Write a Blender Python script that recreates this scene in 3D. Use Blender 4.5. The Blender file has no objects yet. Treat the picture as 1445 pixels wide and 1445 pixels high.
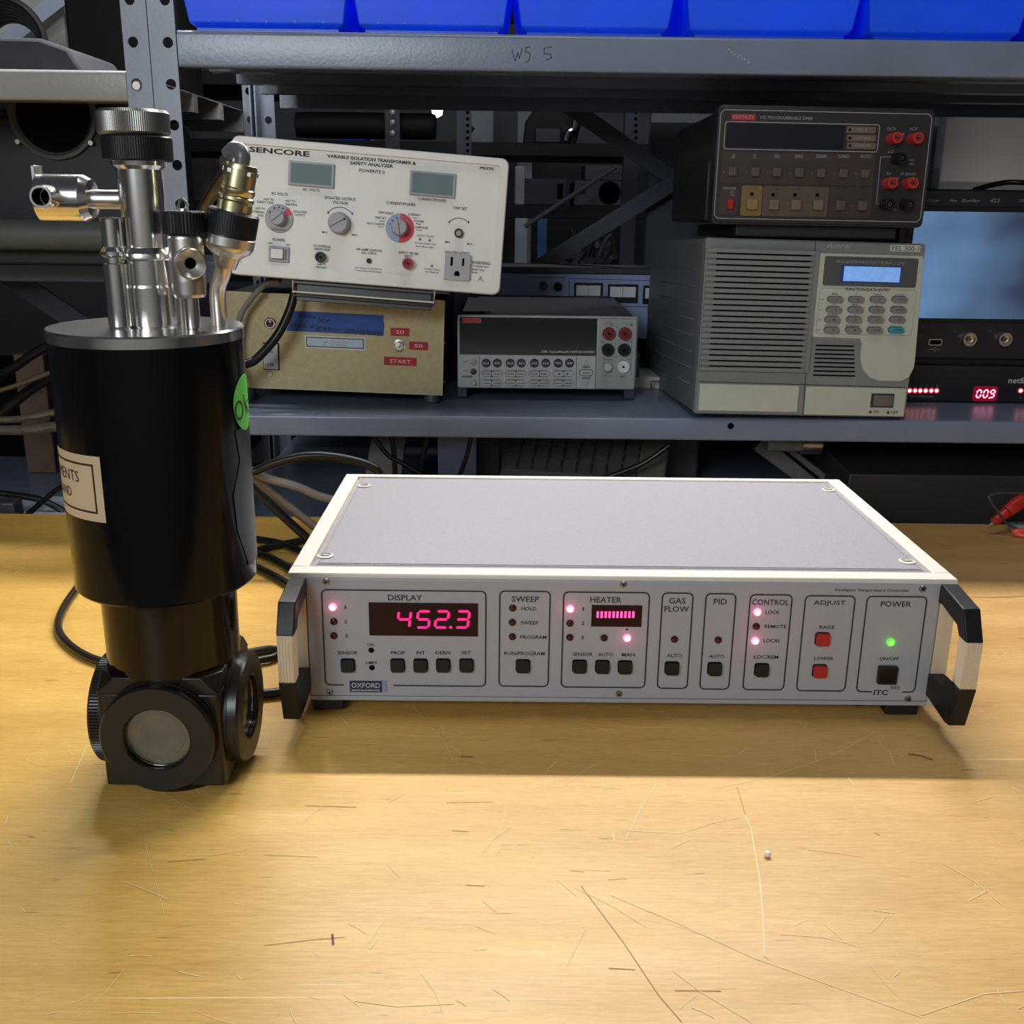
import bpy, math, random
from mathutils import Matrix, Vector, Euler
random.seed(7)
S = bpy.context.scene
COL = S.collection
PI = math.pi

# ---------------------------------------------------------------- camera, world, lights, exposure
FPX = 1465.5
CC = Vector((0.14531, -0.65397, 0.34316))
CR = Matrix(((0.9999218, 0.0063463, -0.0107753), (-0.0029934, 0.9580756, 0.2864998), (0.0121417, -0.2864451, 0.9580197)))
cd = bpy.data.cameras.new('camera'); cam = bpy.data.objects.new('camera', cd); COL.objects.link(cam)
cd.sensor_width = 36; cd.lens = 36 * FPX / 1445; cd.clip_start = 0.01
cd.dof.use_dof = False
cam.matrix_world = Matrix(((CR[0][0], CR[0][2], -CR[0][1], CC.x), (CR[1][0], CR[1][2], -CR[1][1], CC.y), (CR[2][0], CR[2][2], -CR[2][1], CC.z), (0, 0, 0, 1)))
S.camera = cam
S.view_settings.view_transform = 'Standard'; S.view_settings.look = 'None'; S.view_settings.gamma = 1
S.view_settings.use_curve_mapping = False
S.view_settings.exposure = 0.0

w = bpy.data.worlds.new('world'); S.world = w; w.use_nodes = True
w.node_tree.nodes['Background'].inputs[0].default_value = (0.75, 0.85, 1.0, 1)
w.node_tree.nodes['Background'].inputs[1].default_value = 0.05

def area(name, loc, target, sx, sy, power, color):
    l = bpy.data.lights.new(name, 'AREA'); l.shape = 'RECTANGLE'; l.size = sx; l.size_y = sy; l.energy = power; l.color = color
    o = bpy.data.objects.new(name, l); COL.objects.link(o); o.location = loc
    o.rotation_euler = (Vector(target) - Vector(loc)).to_track_quat('-Z', 'Y').to_euler()
    return o
# tube above the storage bins on the shelving (throws the controller's shadow forward)
area('shelf_tube_light', (0.15, 0.60, 0.87), (0.15, 0.05, 0.0), 1.1, 0.025, 20, (1.0, 0.97, 0.94))
# ceiling tube over the bench, then fills added in the room in front
area('ceiling_tube_light', (0.22, 0.09, 1.75), (0.2, 0.05, 0.0), 0.9, 0.04, 5.4, (1.0, 0.97, 0.93))
area('room_fill_light', (-0.45, -1.45, 0.78), (0.15, 0.5, 0.2), 0.6, 0.4, 13, (0.86, 0.95, 1.0))  # added fill, set low to brighten the instrument fronts
area('front_wall_fill_light', (0.3, -1.9, 1.7), (0.3, -2.6, 0.6), 1.0, 0.2, 10, (0.95, 0.98, 1.0))  # unseen fill added to light the front wall for reflections in the steel
# fill added to light the pale boards in the room behind the shelving
area('rear_fill_light', (0.3, 2.6, 1.6), (0.3, 2.4, 0.0), 1.2, 0.3, 4.0, (0.85, 0.93, 1.0))

# ---------------------------------------------------------------- materials
MATS = {}
def mat(name, col, rough=0.5, metal=0.0, emit=0.0, ecol=None, var=0.06, scale=40, bump=0.0, bscale=300, trans=0.0, coat=0.0, spec=None):
    if name in MATS: return MATS[name]
    m = bpy.data.materials.new(name); m.use_nodes = True; nt = m.node_tree; b = nt.nodes['Principled BSDF']
    b.inputs['Roughness'].default_value = rough; b.inputs['Metallic'].default_value = metal
    b.inputs['Base Color'].default_value = (*col, 1)
    if var > 0 or bump > 0: tc = nt.nodes.new('ShaderNodeTexCoord')
    if var > 0:
        n = nt.nodes.new('ShaderNodeTexNoise'); n.inputs['Scale'].default_value = scale; n.inputs['Detail'].default_value = 4
        nt.links.new(tc.outputs['Object'], n.inputs['Vector'])
        r = nt.nodes.new('ShaderNodeValToRGB')
        r.color_ramp.elements[0].position = 0.3; r.color_ramp.elements[1].position = 0.7
        r.color_ramp.elements[0].color = (*[c * (1 - var) for c in col], 1); r.color_ramp.elements[1].color = (*[min(1, c * (1 + var)) for c in col], 1)
        nt.links.new(n.outputs['Fac'], r.inputs['Fac']); nt.links.new(r.outputs['Color'], b.inputs['Base Color'])
    if bump > 0:
        n2 = nt.nodes.new('ShaderNodeTexNoise'); n2.inputs['Scale'].default_value = bscale; n2.inputs['Detail'].default_value = 2
        nt.links.new(tc.outputs['Object'], n2.inputs['Vector'])
        bp = nt.nodes.new('ShaderNodeBump'); bp.inputs['Strength'].default_value = bump; bp.inputs['Distance'].default_value = 0.0008
        nt.links.new(n2.outputs['Fac'], bp.inputs['Height']); nt.links.new(bp.outputs['Normal'], b.inputs['Normal'])
    if emit > 0:
        b.inputs['Emission Color'].default_value = (*(ecol or col), 1); b.inputs['Emission Strength'].default_value = emit
    if trans > 0: b.inputs['Transmission Weight'].default_value = trans
    if coat > 0: b.inputs['Coat Weight'].default_value = coat; b.inputs['Coat Roughness'].default_value = 0.08
    if spec is not None: b.inputs['Specular IOR Level'].default_value = spec
    MATS[name] = m
    return m
def translucent(m, col, f):
    nt = m.node_tree; b = nt.nodes['Principled BSDF']; out = nt.nodes['Material Output']; t = nt.nodes.new('ShaderNodeBsdfTranslucent'); t.inputs[0].default_value = (*col, 1)
    x = nt.nodes.new('ShaderNodeMixShader'); x.inputs[0].default_value = f; nt.links.new(b.outputs[0], x.inputs[1]); nt.links.new(t.outputs[0], x.inputs[2]); nt.links.new(x.outputs[0], out.inputs[0])
def srgb(r, g, b):
    f = lambda c: (c / 255) / 12.92 if c <= 10 else (((c / 255) + 0.055) / 1.055) ** 2.4
    return (f(r), f(g), f(b))

M_steel = mat('polished_steel', (0.80, 0.78, 0.75), 0.18, 1, var=0.05, scale=60)
M_steel2 = mat('machined_steel', (0.66, 0.62, 0.57), 0.33, 1, var=0.05, scale=80)
M_brushed = mat('dull_steel', (0.30, 0.285, 0.26), 0.38, 1)
M_gold = mat('passivated_gold', (0.62, 0.56, 0.34), 0.28, 1, var=0.12, scale=60)
M_blackgloss = mat('gloss_black', (0.004, 0.004, 0.005), 0.14, var=0.1, spec=0.2)
M_anod = mat('black_anodised', (0.010, 0.0065, 0.005), 0.32, var=0.15, spec=0.4)
M_blackplas = mat('black_plastic', (0.009, 0.009, 0.010), 0.42, var=0.1, spec=.28)
M_blackrub = mat('black_rubber', (0.008, 0.0075, 0.0075), 0.36, var=0.15, spec=.35)
M_darkgrey = mat('dark_grey_plastic', (0.03, 0.031, 0.035), 0.5)
M_slate = mat('slate_black', (0.014, 0.015, 0.018), 0.5)
M_post = mat('grey_painted_steel', srgb(132, 141, 160), 0.35, var=0.08, scale=15, bump=0.1, bscale=400)
M_shelf = mat('grey_shelf_paint', srgb(116, 128, 150), 0.28, var=0.12, scale=10, bump=0.15, bscale=300)
M_ink = mat('black_ink', (0.018, 0.017, 0.018), 0.7, var=0)
M_inkg = mat('grey_ink', (0.11, 0.10, 0.10), 0.7, var=0)
M_white = mat('white_ink', (0.55, 0.55, 0.56), 0.6, var=0)
M_dimink = mat('dim_white_ink', (0.22, 0.23, 0.26), 0.6, var=0)
M_hole = mat('dark_recess', (0.004, 0.004, 0.004), 0.8, var=0, spec=.05)
M_cream = mat('cream_paint', srgb(226, 216, 202), 0.42, var=0.03, scale=12)
M_red = mat('red_plastic', (0.36, 0.020, 0.018), 0.4, spec=.3)
M_navy = mat('navy_plastic', (0.012, 0.014, 0.05), 0.4)
M_lcd = mat('grey_green_lcd', srgb(104, 124, 128), 0.4, var=0.02, spec=.15)
M_glass = mat('clear_glass', (0.9, 0.93, 0.9), 0.02, var=0, trans=1.0)
M_grey = mat('mid_grey_plastic', srgb(150, 150, 152), 0.4)
M_ledoff = mat('unlit_red_lens', (0.045, 0.004, 0.004), 0.12)
M_ledpink = mat('lit_red_lens', (0.5, 0.05, 0.1), 0.2, emit=2.2, ecol=(1.0, 0.20, 0.36), var=0)
M_ledcore = mat('lit_red_chip', (0.9, 0.6, 0.6), 0.2, emit=2.6, ecol=(1.0, 0.66, 0.74), var=0)
M_ledgreen = mat('lit_green_lens', (0.05, 0.5, 0.02), 0.2, emit=1.2, ecol=(0.06, 0.85, 0.02), var=0)
M_ledgcore = mat('lit_green_chip', (0.1, 0.6, 0.05), 0.2, emit=1.5, ecol=(0.25, 1.0, 0.1), var=0)
M_seg = mat('lit_magenta_segment', (0.5, 0.0, 0.1), 0.3, emit=1.5, ecol=(1.0, 0.012, 0.20), var=0)
M_bar = mat('lit_bar_segment', (0.5, 0.0, 0.1), 0.3, emit=1.7, ecol=(1.0, 0.08, 0.36), var=0)
M_window = mat('dark_red_window', (0.026, 0.009, 0.008), 0.2, var=0, spec=.1)

# ---------------------------------------------------------------- mesh builder
class MB:
    def __init__(s): s.v = []; s.f = []; s.mi = []; s.T = Matrix(); s.cur = 0
    def add(s, vs, fs):
        n = len(s.v); s.v += [tuple(s.T @ Vector(p)) for p in vs]; s.f += [tuple(i + n for i in f) for f in fs]; s.mi += [s.cur] * len(fs); return s
    def box(s, x0, x1, y0, y1, z0, z1):
        return s.add([(x0, y0, z0), (x1, y0, z0), (x1, y1, z0), (x0, y1, z0), (x0, y0, z1), (x1, y0, z1), (x1, y1, z1), (x0, y1, z1)],
                     [(0, 3, 2, 1), (4, 5, 6, 7), (0, 1, 5, 4), (1, 2, 6, 5), (2, 3, 7, 6), (3, 0, 4, 7)])
    def prism(s, pts, d0, d1, axis='y', scale1=1.0):
        n = len(pts); cx = sum(p[0] for p in pts) / n; cz = sum(p[1] for p in pts) / n
        def mk(p, d, k=1.0):
            a, b = cx + (p[0] - cx) * k, cz + (p[1] - cz) * k
            return {'y': (a, d, b), 'x': (d, a, b), 'z': (a, b, d)}[axis]
        vs = [mk(p, d0, scale1) for p in pts] + [mk(p, d1) for p in pts]
        fs = [tuple(range(n)), tuple(range(2 * n - 1, n - 1, -1))] + [(i, i + n, (i + 1) % n + n, (i + 1) % n) for i in range(n)]
        return s.add(vs, fs)
    def rrect(s, x0, x1, z0, z1, r, d0, d1, n=4, axis='y', scale1=1.0):
        return s.prism(rr(x0, x1, z0, z1, r, n), d0, d1, axis, scale1)
    def lathe(s, prof, n=32, axis='z', c=(0, 0, 0), cap=True):
        P2 = [prof[0]]
        for (r0, h0), (r1, h1) in zip(prof, prof[1:]):
            L_ = math.hypot(r1 - r0, h1 - h0)
            if L_ > .003:
                for t in (.0004 / L_, 1 - .0004 / L_): P2.append((r0 + (r1 - r0) * t, h0 + (h1 - h0) * t))
            P2.append((r1, h1))
        prof = P2; vs = []; fs = []; m = len(prof)
        for i in range(n):
            a = 2 * PI * i / n; ca, sa = math.cos(a), math.sin(a)
            for r, h in prof:
                p = {'z': (r * ca, r * sa, h), 'y': (r * ca, h, r * sa), 'x': (h, r * ca, r * sa)}[axis]
                vs.append((p[0] + c[0], p[1] + c[1], p[2] + c[2]))
        for i in range(n):
            j = (i + 1) % n
            for k in range(m - 1): fs.append((i * m + k, j * m + k, j * m + k + 1, i * m + k + 1))
        if cap:
            if prof[0][0] > 1e-6: fs.append(tuple(i * m for i in range(n))[::-1])
            if prof[-1][0] > 1e-6: fs.append(tuple(i * m + m - 1 for i in range(n)))
        return s.add(vs, fs)
    def tube(s, pts, r, n=10, sub=6, smooth=True):
        P = [Vector(p) for p in pts]
        if smooth and len(P) > 2:
            Q = []
            for i in range(len(P) - 1):
                p0 = P[max(i - 1, 0)]; p1 = P[i]; p2 = P[i + 1]; p3 = P[min(i + 2, len(P) - 1)]
                for k in range(sub):
                    t = k / sub
                    Q.append(0.5 * ((2 * p1) + (p2 - p0) * t + (2 * p0 - 5 * p1 + 4 * p2 - p3) * t * t + (3 * p1 - p0 - 3 * p2 + p3) * t ** 3))
            Q.append(P[-1]); P = Q
        vs = []; fs = []; up = Vector((0, 0, 1)); last = None
        for i, p in enumerate(P):
            t = (P[min(i + 1, len(P) - 1)] - P[max(i - 1, 0)]).normalized()
            if last is None:
                a = t.cross(up if abs(t.z) < 0.9 else Vector((1, 0, 0))).normalized()
            else: a = (last - t * last.dot(t)).normalized()
            last = a; b = t.cross(a); rr_ = r[min(i * len(r) // len(P), len(r) - 1)] if isinstance(r, (list, tuple)) else r
            for k in range(n):
                an = 2 * PI * k / n; vs.append(p + (a * math.cos(an) + b * math.sin(an)) * rr_)
        for i in range(len(P) - 1):
            for k in range(n): fs.append((i * n + k, i * n + (k + 1) % n, (i + 1) * n + (k + 1) % n, (i + 1) * n + k))
        fs.append(tuple(range(n))[::-1]); fs.append(tuple((len(P) - 1) * n + k for k in range(n)))
        return s.add(vs, fs)
    def holed(s, x0, x1, z0, z1, cx, cz, r, d0, d1, n=16):
        # rectangular cell with a real round hole, plate between depth d0 and d1
        sq = []
        for i in range(n):
            a = 2 * PI * i / n + PI / n; ca, sa = math.cos(a), math.sin(a)
            k = min((x1 - cx) / ca if ca > 0 else (x0 - cx) / ca, (z1 - cz) / sa if sa > 0 else (z0 - cz) / sa)
            sq.append((cx + ca * k, cz + sa * k))
        for c in ((x0, z0), (x1, z0), (x1, z1), (x0, z1)):
            j = min(range(n), key=lambda i: (sq[i][0] - c[0]) ** 2 + (sq[i][1] - c[1]) ** 2); sq[j] = c
        ci = [(cx + r * math.cos(2 * PI * i / n + PI / n), cz + r * math.sin(2 * PI * i / n + PI / n)) for i in range(n)]
        vs = [(p[0], d0, p[1]) for p in sq] + [(p[0], d0, p[1]) for p in ci] + [(p[0], d1, p[1]) for p in sq] + [(p[0], d1, p[1]) for p in ci]
        fs = []
        for i in range(n):
            j = (i + 1) % n
            fs += [(i, j, n + j, n + i), (2 * n + j, 2 * n + i, 3 * n + i, 3 * n + j), (n + i, n + j, 3 * n + j, 3 * n + i)]
            if abs(sq[i][0] - sq[j][0]) < 1e-7 and (abs(sq[i][0] - x0) < 1e-7 or abs(sq[i][0] - x1) < 1e-7): fs.append((j, i, 2 * n + i, 2 * n + j))
        return s.add(vs, fs)
    def mesh(s, name, mats, smooth=30, weld=False):
        me = bpy.data.meshes.new(name); me.from_pydata(s.v, [], s.f); me.update()
        for m in (mats if isinstance(mats, (list, tuple)) else [mats]): me.materials.append(m)
        if any(s.mi): me.polygons.foreach_set('material_index', s.mi)
        import bmesh
        b = bmesh.new(); b.from_mesh(me)
        if weld: bmesh.ops.remove_doubles(b, verts=b.verts, dist=1e-6)
        bmesh.ops.recalc_face_normals(b, faces=b.faces); b.to_mesh(me); b.free()
        if smooth:
            me.polygons.foreach_set('use_smooth', [True] * len(me.polygons))
            me.set_sharp_from_angle(angle=math.radians(smooth))
        return me
    def build(s, name, mats, parent=None, bev=0, label=None, smooth=30, stuff=False, weld=False, **tags):
        o = bpy.data.objects.new(name, s.mesh(name, mats, smooth, weld)); COL.objects.link(o)
        if parent is not None: o.parent = parent
        if bev:
            b = o.modifiers.new('bevel', 'BEVEL'); b.width = bev; b.segments = 2; b.limit_method = 'ANGLE'; b.angle_limit = math.radians(35)
        if label: o['label'] = label
        if stuff: o['kind'] = 'stuff'
        for k, v in tags.items(): o[k] = v
        return o
def rr(x0, x1, z0, z1, r, n=4):
    r = min(r, abs(x1 - x0) / 2 - 1e-6, abs(z1 - z0) / 2 - 1e-6); out = []
    for cx, cz, a0 in ((x1 - r, z1 - r, 0), (x0 + r, z1 - r, PI / 2), (x0 + r, z0 + r, PI), (x1 - r, z0 + r, 1.5 * PI)):
        for i in range(n + 1):
            a = a0 + PI / 2 * i / n; out.append((cx + r * math.cos(a), cz + r * math.sin(a)))
    return out
def share(me, name, parent, loc=(0, 0, 0), rot=None, label=None, scale=None):
    o = bpy.data.objects.new(name, me); COL.objects.link(o); o.parent = parent; o.location = loc
    if rot: o.rotation_euler = rot
    if scale: o.scale = scale
    if label: o['label'] = label
    return o
def empty(name, label, cat, loc=(0, 0, 0), group=None, ypr=None):
    o = bpy.data.objects.new(name, None); COL.objects.link(o); o.location = loc; o.empty_display_size = 0.02
    if ypr: o.rotation_mode = 'YXZ'; o.rotation_euler = (math.radians(ypr[1]), math.radians(ypr[2]), math.radians(ypr[0]))
    o['label'] = label; o['category'] = cat
    if group: o['group'] = group
    return o
def tag(o, label, cat, group=None):
    o['label'] = label; o['category'] = cat
    if group: o['group'] = group
    return o
def ray(px, py): return CR @ Vector(((px - 722.5) / FPX, 1, -(py - 722.5) / FPX))
def AtY(px, py, y): d = ray(px, py); return CC + d * ((y - CC.y) / d.y)
def AtZ(px, py, z): d = ray(px, py); return CC + d * ((z - CC.z) / d.z)

GL = {}
def glyphs(s, bold):
    if (s, bold) in GL: return GL[(s, bold)]
    c = bpy.data.curves.new('t', 'FONT'); c.body = s; c.size = 1; c.resolution_u = 2; c.offset = bold * 0.014
    o = bpy.data.objects.new('t', c); COL.objects.link(o)
    dg = bpy.context.evaluated_depsgraph_get(); me = o.evaluated_get(dg).to_mesh()
    vs = [tuple(v.co) for v in me.vertices]; fs = [tuple(p.vertices) for p in me.polygons]
    o.evaluated_get(dg).to_mesh_clear(); bpy.data.objects.remove(o); bpy.data.curves.remove(c)
    x0 = min(v[0] for v in vs); x1 = max(v[0] for v in vs); y0 = min(v[1] for v in vs); y1 = max(v[1] for v in vs)
    GL[(s, bold)] = (vs, fs, x0, x1, y0, y1)
    return GL[(s, bold)]

class Panel:
    """front face of an instrument: local x right, y into the instrument, z up"""
    def __init__(s, name, label, cat, pos, ypr=(0, 0, 0), group=None):
        s.root = empty(name, label, cat, pos, group, ypr)
        a, b, c = [math.radians(v) for v in ypr]
        s.M = Matrix.Translation(pos) @ (Matrix.Rotation(a, 4, 'Z') @ Matrix.Rotation(b, 4, 'X') @ Matrix.Rotation(c, 4, 'Y'))
        s.I = s.M.inverted(); s.o = s.I @ CC; s.R3 = s.I.to_3x3()
    def l(s, px, py, d=0.0):
        v = s.R3 @ ray(px, py); return s.o + v * ((d - s.o.y) / v.y)
    def k(s, px, py, d=0.0): return (s.l(px + 5, py, d) - s.l(px - 5, py, d)).length / 10
    def rect(s, L, R, T, B, d=0.0):
        cx, cy = (L + R) / 2, (T + B) / 2
        return s.l(L, cy, d).x, s.l(R, cy, d).x, s.l(cx, B, d).z, s.l(cx, T, d).z
    def box(s, name, m, L, R, T, B, d0, d1, r=0, bev=0, label=None, scale1=1.0, **k):
        x0, x1, z0, z1 = s.rect(L, R, T, B)
        b = MB()
        if r: b.rrect(x0, x1, z0, z1, r * s.k((L + R) / 2, (T + B) / 2), d0, d1, 4, 'y', scale1)
        else: b.box(x0, x1, d0, d1, z0, z1)
        return b.build(name, m, s.root, bev, label, **k)
    def disc(s, name, m, px, py, rpx, prof, label=None, n=24, mb=None, parent=None):
        # prof: (radius factor, depth) pairs
        p = s.l(px, py); r = rpx * s.k(px, py); b = mb or MB()
        b.lathe([(f * r, d) for f, d in prof], n, 'y', (p.x, 0, p.z))
        return b if mb else b.build(name, m, parent or s.root, 0, label)
    def text(s, items, m, name='printed_lettering', d=-0.00035, bold=0.7, shear=0, rot=0):
        b = MB()
        for it in items:
            t, px, py, wpx, hpx = it[:5]; bo = it[5] if len(it) > 5 else bold
            vs, fs, x0, x1, y0, y1 = glyphs(t, bo); c = s.l(px, py); k = s.k(px, py)
            sx = wpx * k / (x1 - x0); sy = hpx * k / (y1 - y0); mx, my = (x0 + x1) / 2, (y0 + y1) / 2
            out = []
            for v in vs:
                lx = (v[0] - mx) * sx + shear * (v[1] - my) * sy; lz = (v[1] - my) * sy
                out.append((c.x + lx * math.cos(rot) - lz * math.sin(rot), d, c.z + lx * math.sin(rot) + lz * math.cos(rot)))
            b.add(out, fs)
        return b.build(name, m, s.root, 0, None, smooth=0, stuff=True)
    def frame(s, L, R, T, B, rpx, wpx, b, gap=None, d0=-0.0004, d1=0.0):
        x0, x1, z0, z1 = s.rect(L, R, T, B); k = s.k((L + R) / 2, (T + B) / 2)
        line_frame(b, x0, x1, z0, z1, rpx * k, wpx * k, d0, None if not gap else (s.l(gap[0], B).x, s.l(gap[1], B).x))
def line_frame(b, x0, x1, z0, z1, r, w, d, gap=None):
    o = rr(x0, x1, z0, z1, r, 6); i = rr(x0 + w, x1 - w, z0 + w, z1 - w, max(r - w, 1e-5), 6); n = len(o)
    vs = [(p[0], d, p[1]) for p in o] + [(p[0], d, p[1]) for p in i]; fs = [(k, (k + 1) % n, n + (k + 1) % n, n + k) for k in range(n)]
    if gap:
        # bottom edge runs between index 3*7-1 and 3*7
        a, c = 20, 21; fs = [f for f in fs if not (f[0] == a and f[1] == c)]
        base = len(vs); vs += [(gap[0], d, z0), (gap[0], d, z0 + w), (gap[1], d, z0), (gap[1], d, z0 + w)]
        fs += [(a, base, base + 1, n + a), (c, base + 2, base + 3, n + c)]
    b.add(vs, fs)
def led_mesh(r, lit, core=None):
    b = MB(); prof = [(r, 0.0)] + [(r * math.cos(a * PI / 12), -r * 0.55 * math.sin(a * PI / 12) - r * 0.25) for a in range(0, 7)]
    b.lathe([p for p in prof[:5]], 16, 'y', cap=False)
    b.cur = 1 if core else 0
    b.lathe(prof[4:6] + [(1e-7, -r * 0.82)], 16, 'y', cap=False)
    b.mi = b.mi
    return b.mesh('indicator_lamp', [lit, core] if core else [lit], 60)
def screw_mesh(r):
    b = MB(); b.lathe([(r * 1.0, 0), (r, -r * 0.15), (r * 0.8, -r * 0.45), (r * 0.45, -r * 0.5)], 16, 'y')
    b.cur = 1
    b.box(-r * 0.6, r * 0.6, -r * 0.56, -r * 0.4, -r * 0.12, r * 0.12); b.box(-r * 0.12, r * 0.12, -r * 0.56, -r * 0.4, -r * 0.6, r * 0.6)
    return b.mesh('screw', [M_brushed, M_hole])

# ---------------------------------------------------------------- room shell
ROOM = mat('dark_floor', srgb(70, 66, 62), 0.7)
MB().box(-2.6, 3.2, -2.6, 4.3, -0.95, -0.9).build('floor', ROOM, kind='structure')
WALLM = mat('painted_wall', srgb(120, 122, 126), 0.8, var=0.04, scale=3)
MB().box(-2.6, 3.2, 4.3, 4.4, -0.9, 1.9).build('wall_back', WALLM, kind='structure')
MB().box(-2.7, -2.6, -2.6, 4.4, -0.9, 1.9).build('wall_left', WALLM, kind='structure')
MB().box(3.2, 3.3, -2.6, 4.4, -0.9, 1.9).build('wall_right', WALLM, kind='structure')

MB().box(-2.6, 3.2, -2.7, -2.6, -0.9, 1.9).build('wall_front', mat('pale_front_wall', srgb(206, 204, 200), 0.8, var=0.03, scale=2), kind='structure')
# ---------------------------------------------------------------- workbench
def wood():
    m = bpy.data.materials.new('varnished_plywood'); m.use_nodes = True; nt = m.node_tree; N = nt.nodes.new; L = nt.links.new
    b = nt.nodes['Principled BSDF']; tc = N('ShaderNodeTexCoord')
    def noise(sc, scale, detail=6, dist=0.0, rot=0.0, loc=(0, 0, 0)):
        mp = N('ShaderNodeMapping'); mp.inputs['Scale'].default_value = sc; mp.inputs['Rotation'].default_value = (0, 0, rot); mp.inputs['Location'].default_value = loc
        n = N('ShaderNodeTexNoise'); n.inputs['Scale'].default_value = scale; n.inputs['Detail'].default_value = detail; n.inputs['Distortion'].default_value = dist
        L(tc.outputs['Object'], mp.inputs['Vector']); L(mp.outputs['Vector'], n.inputs['Vector']); return n.outputs['Fac']
    def ramp(f, p0, c0, p1, c1):
        r = N('ShaderNodeValToRGB'); r.color_ramp.elements[0].position = p0; r.color_ramp.elements[1].position = p1
        r.color_ramp.elements[0].color = (*c0, 1); r.color_ramp.elements[1].color = (*c1, 1); L(f, r.inputs['Fac']); return r.outputs['Color']
    def mix(a, c, f, mode='MIX'):
        x = N('ShaderNodeMix'); x.data_type = 'RGBA'; x.blend_type = mode
        if isinstance(f, float): x.inputs[0].default_value = f
        else: L(f, x.inputs[0])
        L(a, x.inputs[6])
        if isinstance(c, tuple): x.inputs[7].default_value = (*c, 1)
        else: L(c, x.inputs[7])
        return x.outputs[2]
    g1 = noise((1.0, 5, 1), 5, 9, 0.5); base = ramp(g1, 0.3, srgb(200, 163, 96), 0.7, srgb(219, 184, 117))
    g2 = noise((1, 16, 1), 34, 8, 0.3); base = mix(base, ramp(g2, 0.30, (0.74, 0.68, 0.58), 0.62, (1, 1, 1)), 0.55, 'MULTIPLY')
    g4 = noise((1, 9, 1), 110, 4, 0.2, 0, (4, 4, 0)); base = mix(base, ramp(g4, 0.35, (0.86, 0.82, 0.74), 0.62, (1.04, 1.04, 1.04)), 0.6, 'MULTIPLY')
    g3 = noise((1, 1.6, 1), 3.2, 4); base = mix(base, ramp(g3, 0.35, (0.88, 0.82, 0.72), 0.68, (1.05, 1.03, 1.0)), 0.7, 'MULTIPLY')
    # tint gradient: yellower towards the left of the bench, less yellow to the right
    sx = N('ShaderNodeSeparateXYZ'); L(tc.outputs['Object'], sx.inputs[0])
    mr = N('ShaderNodeMapRange'); mr.inputs[1].default_value = -0.15; mr.inputs[2].default_value = 0.65; L(sx.outputs['X'], mr.inputs[0])
    base = mix(base, srgb(186, 146, 96), mr.outputs[0]) if False else base
    tint = N('ShaderNodeMix'); tint.data_type = 'RGBA'; tint.inputs[6].default_value = (1.04, 0.99, 0.66, 1); tint.inputs[7].default_value = (0.93, 0.88, 0.98, 1); L(mr.outputs[0], tint.inputs[0])
    base = mix(base, tint.outputs[2], 1.0, 'MULTIPLY')
    pit = noise((1, 11, 1), 30, 3, 0, 0, (7, 3, 0)); base = mix(base, srgb(112, 72, 30), ramp(pit, 0.69, (0, 0, 0), 0.75, (0.75, 0.75, 0.75)))
    for rot, sc, lo in ((0.7, 26, (3, 1, 0)), (-0.5, 24, (1, 7, 0)), (0.2, 34, (5, 2, 0)), (1.4, 22, (2, 9, 0))):
        s1 = noise((0.35, 22, 1), sc * 0.35, 2, 0.15, rot, lo); s2 = noise((1, 1, 1), 5, 2, 0, 0, lo)
        r1 = ramp(s1, 0.70, (0, 0, 0), 0.73, (1, 1, 1)); r2 = ramp(s2, 0.52, (0, 0, 0), 0.62, (0.55, 0.55, 0.55))
        base = mix(base, srgb(236, 214, 168), mix(r1, r2, 1.0, 'MULTIPLY'))
    L(base, b.inputs['Base Color']); b.inputs['Roughness'].default_value = 0.42
    rn = noise((1, 4, 1), 8, 4); rr_ = N('ShaderNodeMapRange'); rr_.inputs[3].default_value = 0.34; rr_.inputs[4].default_value = 0.55; L(rn, rr_.inputs[0]); L(rr_.outputs[0], b.inputs['Roughness'])
    bp = N('ShaderNodeBump'); bp.inputs['Strength'].default_value = 0.12; bp.inputs['Distance'].default_value = 0.001; L(g2, bp.inputs['Height']); L(bp.outputs['Normal'], b.inputs['Normal'])
    return m
M_wood = wood()
bench = empty('workbench', 'long workbench with a scratched varnished yellow plywood top', 'workbench', (0.15, -0.25, -0.9))
def wl(o): o.location = (-0.15, 0.25, 0.9); return o
wl(MB().box(-1.1, 1.4, -0.40, 0.468, -0.03, 0.0).build('tabletop', M_wood, bench, 0.002))
M_legp = mat('bench_leg_paint', srgb(90, 90, 92), 0.5)
for x in (-1.02, 1.32):
    for y in (-0.35, 0.42): wl(MB().box(x - 0.03, x + 0.03, y - 0.03, y + 0.03, -0.9, -0.03).build('leg', M_legp, bench, 0.003))
M_scr = mat('pale_scratch', srgb(226, 206, 158), 0.6, var=0.1); M_stain = mat('dark_stain', srgb(140, 100, 54), 0.6, var=0.3); M_redm = mat('red_mark', srgb(110, 22, 18), 0.6)
def strip(b, pts, w):
    w *= .55
    P = [AtZ(x, y, 0.00025) for x, y in pts]
    for i in range(len(P) - 1):
        t = (P[i + 1] - P[i]).normalized(); n = Vector((-t.y, t.x, 0)) * w / 2
        b.add([P[i] - n, P[i] + n, P[i + 1] + n, P[i + 1] - n], [(0, 1, 2, 3)])
b = MB()
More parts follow.
